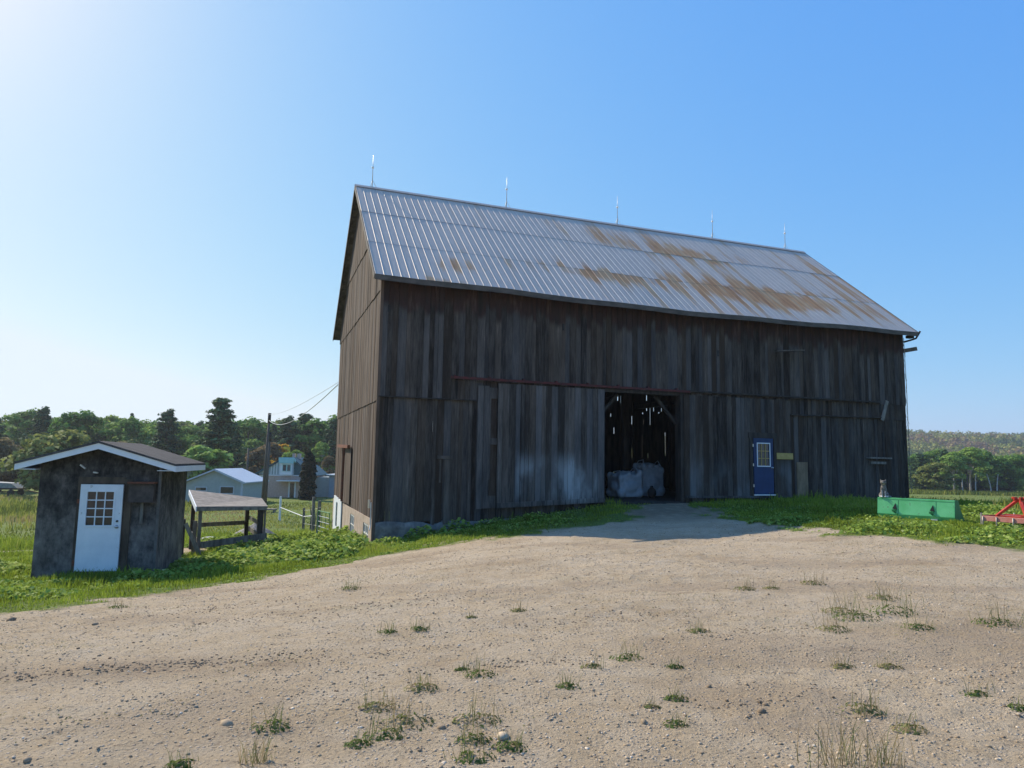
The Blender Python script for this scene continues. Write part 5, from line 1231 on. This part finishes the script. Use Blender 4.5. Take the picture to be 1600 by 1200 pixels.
# weed tufts on the yard
M['tuft']=leafmat('yard_tufts',[(.05,.075,.018),(.09,.15,.035),(.18,.20,.075),(.32,.24,.13)],0,.35)
def tuft(x,y,s,kind,lab,seed):
    r=random.Random(seed); t=thing('weed_tuft',lab,'weed',(x,y,float(ground_z(np.array([x]),np.array([y]))[0])-.004),0,'weed tufts on the yard')
    if kind!='stem':
        n=int(70*(.6+s*3)); q=np.sqrt(rng.random(n)); a=rng.uniform(0,6.28,n); rad=s*q; X=np.cos(a)*rad; Y=np.sin(a)*rad*.75
        hh=s*.5*(1-q*.6)*rng.uniform(.4,1,n); P=np.stack([X,Y,hh*.7],1); N_=np.stack([np.cos(a)*.8,np.sin(a)*.8,np.ones(n)*.8],1)
        tn=np.clip(rng.normal(.38 if kind=='green' else .7,.16,n),0,1); V,F=quads(P,rng.uniform(.008,.02,n)*(1+s*1.2),N_,rng,.55); npmesh('leaves',V,F,M['tuft'],t,tn)
    n=int((60 if kind=='stem' else 26)*(.5+s*3)); X=rng.normal(0,s*.45,n);Y=rng.normal(0,s*.35,n); hh=rng.uniform(.3,1,n)*(s*1.5 if kind!='stem' else s*1.9)
    blades('stems',X,Y,hh,.0045,np.clip(rng.normal(.9 if kind!='green' else .65,.2,n),0,1),M['tuft'],.7,t,np.zeros(n))
TUFTS=[(-1.16,6.93,.10,'green','left of the pair of small tufts below the barn corner'),(-.86,6.98,.09,'green','right of the pair of small tufts below the barn corner'),(-.38,7.43,.07,'dry','tiny yellow one nearest below the left sliding door'),(.11,7.68,.09,'dry','flat yellow one straight below the middle of the sliding door'),
(2.95,8.83,.14,'dry','thin one below the right sliding door'),(3.96,9.23,.16,'dry','low patch below the blue door'),(4.39,8.32,.16,'dry','dark topmost one of the group below the green bucket'),(3.58,7.32,.20,'green','largest leafy one of the group below the green bucket'),(3.55,7.6,.18,'dry','brownish one at the left of the group below the green bucket'),(4.09,7.57,.22,'green','wide dark one of the group below the green bucket'),
(3.11,6.8,.16,'dry','flat one trailing left of the group below the green bucket'),(3.93,6.86,.15,'green','separate bright one just right below the group under the bucket'),(4.83,7.06,.20,'green','one near the right edge below the red cultivator'),(1.81,6.77,.11,'dry','low one below the open doorway'),(.98,5.86,.13,'green','rosette with bright leaves at the centre of the yard'),(.66,5.61,.09,'dry','faint one left of the bright centre rosette'),
(1.3,5.61,.07,'green','small round one right below the bright centre rosette'),(.44,5.16,.09,'green','small grassy one left of the centre foreground'),(1.16,4.91,.08,'green','upper one of two small tufts stacked right of centre'),(1.05,4.45,.08,'green','lower one of two small tufts stacked right of centre'),(.96,4.76,.06,'dry','tiny one left of the two stacked tufts'),(-.2,5.41,.12,'green','leafy one with spreading leaves left of centre'),
(-.35,5.62,.06,'green','small companion up left of the leafy spreading tuft'),(-.6,5.11,.12,'dry','pale bushy one above the tall stemmed clump'),(-.83,4.76,.13,'dry','upper dry part of the tall stemmed clump at lower left centre'),(-.62,4.5,.17,'dry','tall stemmed clump at lower left centre'),(-.72,4.31,.12,'green','green leafy foot of the tall stemmed clump'),(-.84,4.16,.08,'green','small flat one lowest left of the tall stemmed clump'),
(-1.44,4.46,.12,'green','grassy one beside the pebbly patch at lower left'),(-.18,4.51,.14,'dry','reddish dry one above the flat pale stone'),(-.19,4.2,.10,'green','leafy one left of the flat pale stone'),(.03,4.1,.10,'green','spiky one right below the flat pale stone'),(-.17,3.95,.11,'green','lowest leafy one at the bottom centre edge'),(2.29,4.65,.13,'dry','sprawling pale one in the right foreground'),
(3.01,5.66,.10,'dry','right one of a sparse pair in the right middle yard'),(2.65,5.66,.09,'dry','left one of a sparse pair in the right middle yard'),(3.26,5.0,.10,'green','dark green one in the right foreground'),(3.34,4.7,.08,'green','bright one cut by the right edge of the picture'),(2.43,4.35,.10,'dry','faint straggling one low in the right foreground'),(1.76,3.86,.16,'stem','tall reddish grass stems at the bottom edge right of centre'),
(2.03,3.86,.13,'stem','second clump of tall stems at the bottom edge near the right'),(-1.76,3.96,.09,'green','small one at the bottom edge left of the pebbly patch'),(-1.35,3.96,.10,'stem','few reddish stems at the bottom edge left of centre'),(-2.18,9.81,.14,'green','bright low one just off the grass edge left of the barn corner'),(3.3,8.9,.10,'dry','dry speck below the blue door, left of the low patch'),(-5.3,9.7,.12,'green','bright patch just off the grass edge below the shed')]
for i,(x,y,s,k,lab) in enumerate(TUFTS): tuft(x,y,s*(1.25 if abs(x-4)<.6 and 7.2<y<8.5 else 1.12),k,('Weed tuft, ' if 0 else 'weed tuft, ')+lab,100+i)

# ------------------------------------------------------------------ haze of a warm afternoon
m=MB(); m.span((-700,-60,-14),(2100,1650,75)); hz=bpy.data.meshes.new('haze'); hz.from_pydata(m.v,[],m.f)
hm=bpy.data.materials.new('thin_haze'); hm.use_nodes=True; ht=hm.node_tree; ht.nodes.remove(ht.nodes['Principled BSDF'])
pv=ht.nodes.new('ShaderNodeVolumePrincipled'); pv.inputs['Color'].default_value=(.86,.92,1,1); pv.inputs['Density'].default_value=.0003; pv.inputs['Anisotropy'].default_value=.3
ht.links.new(pv.outputs[0],ht.nodes['Material Output'].inputs['Volume'])
o=link('haze',hz,hm); tag(o,'thin pale haze in the air over the fields','haze',kind='stuff')
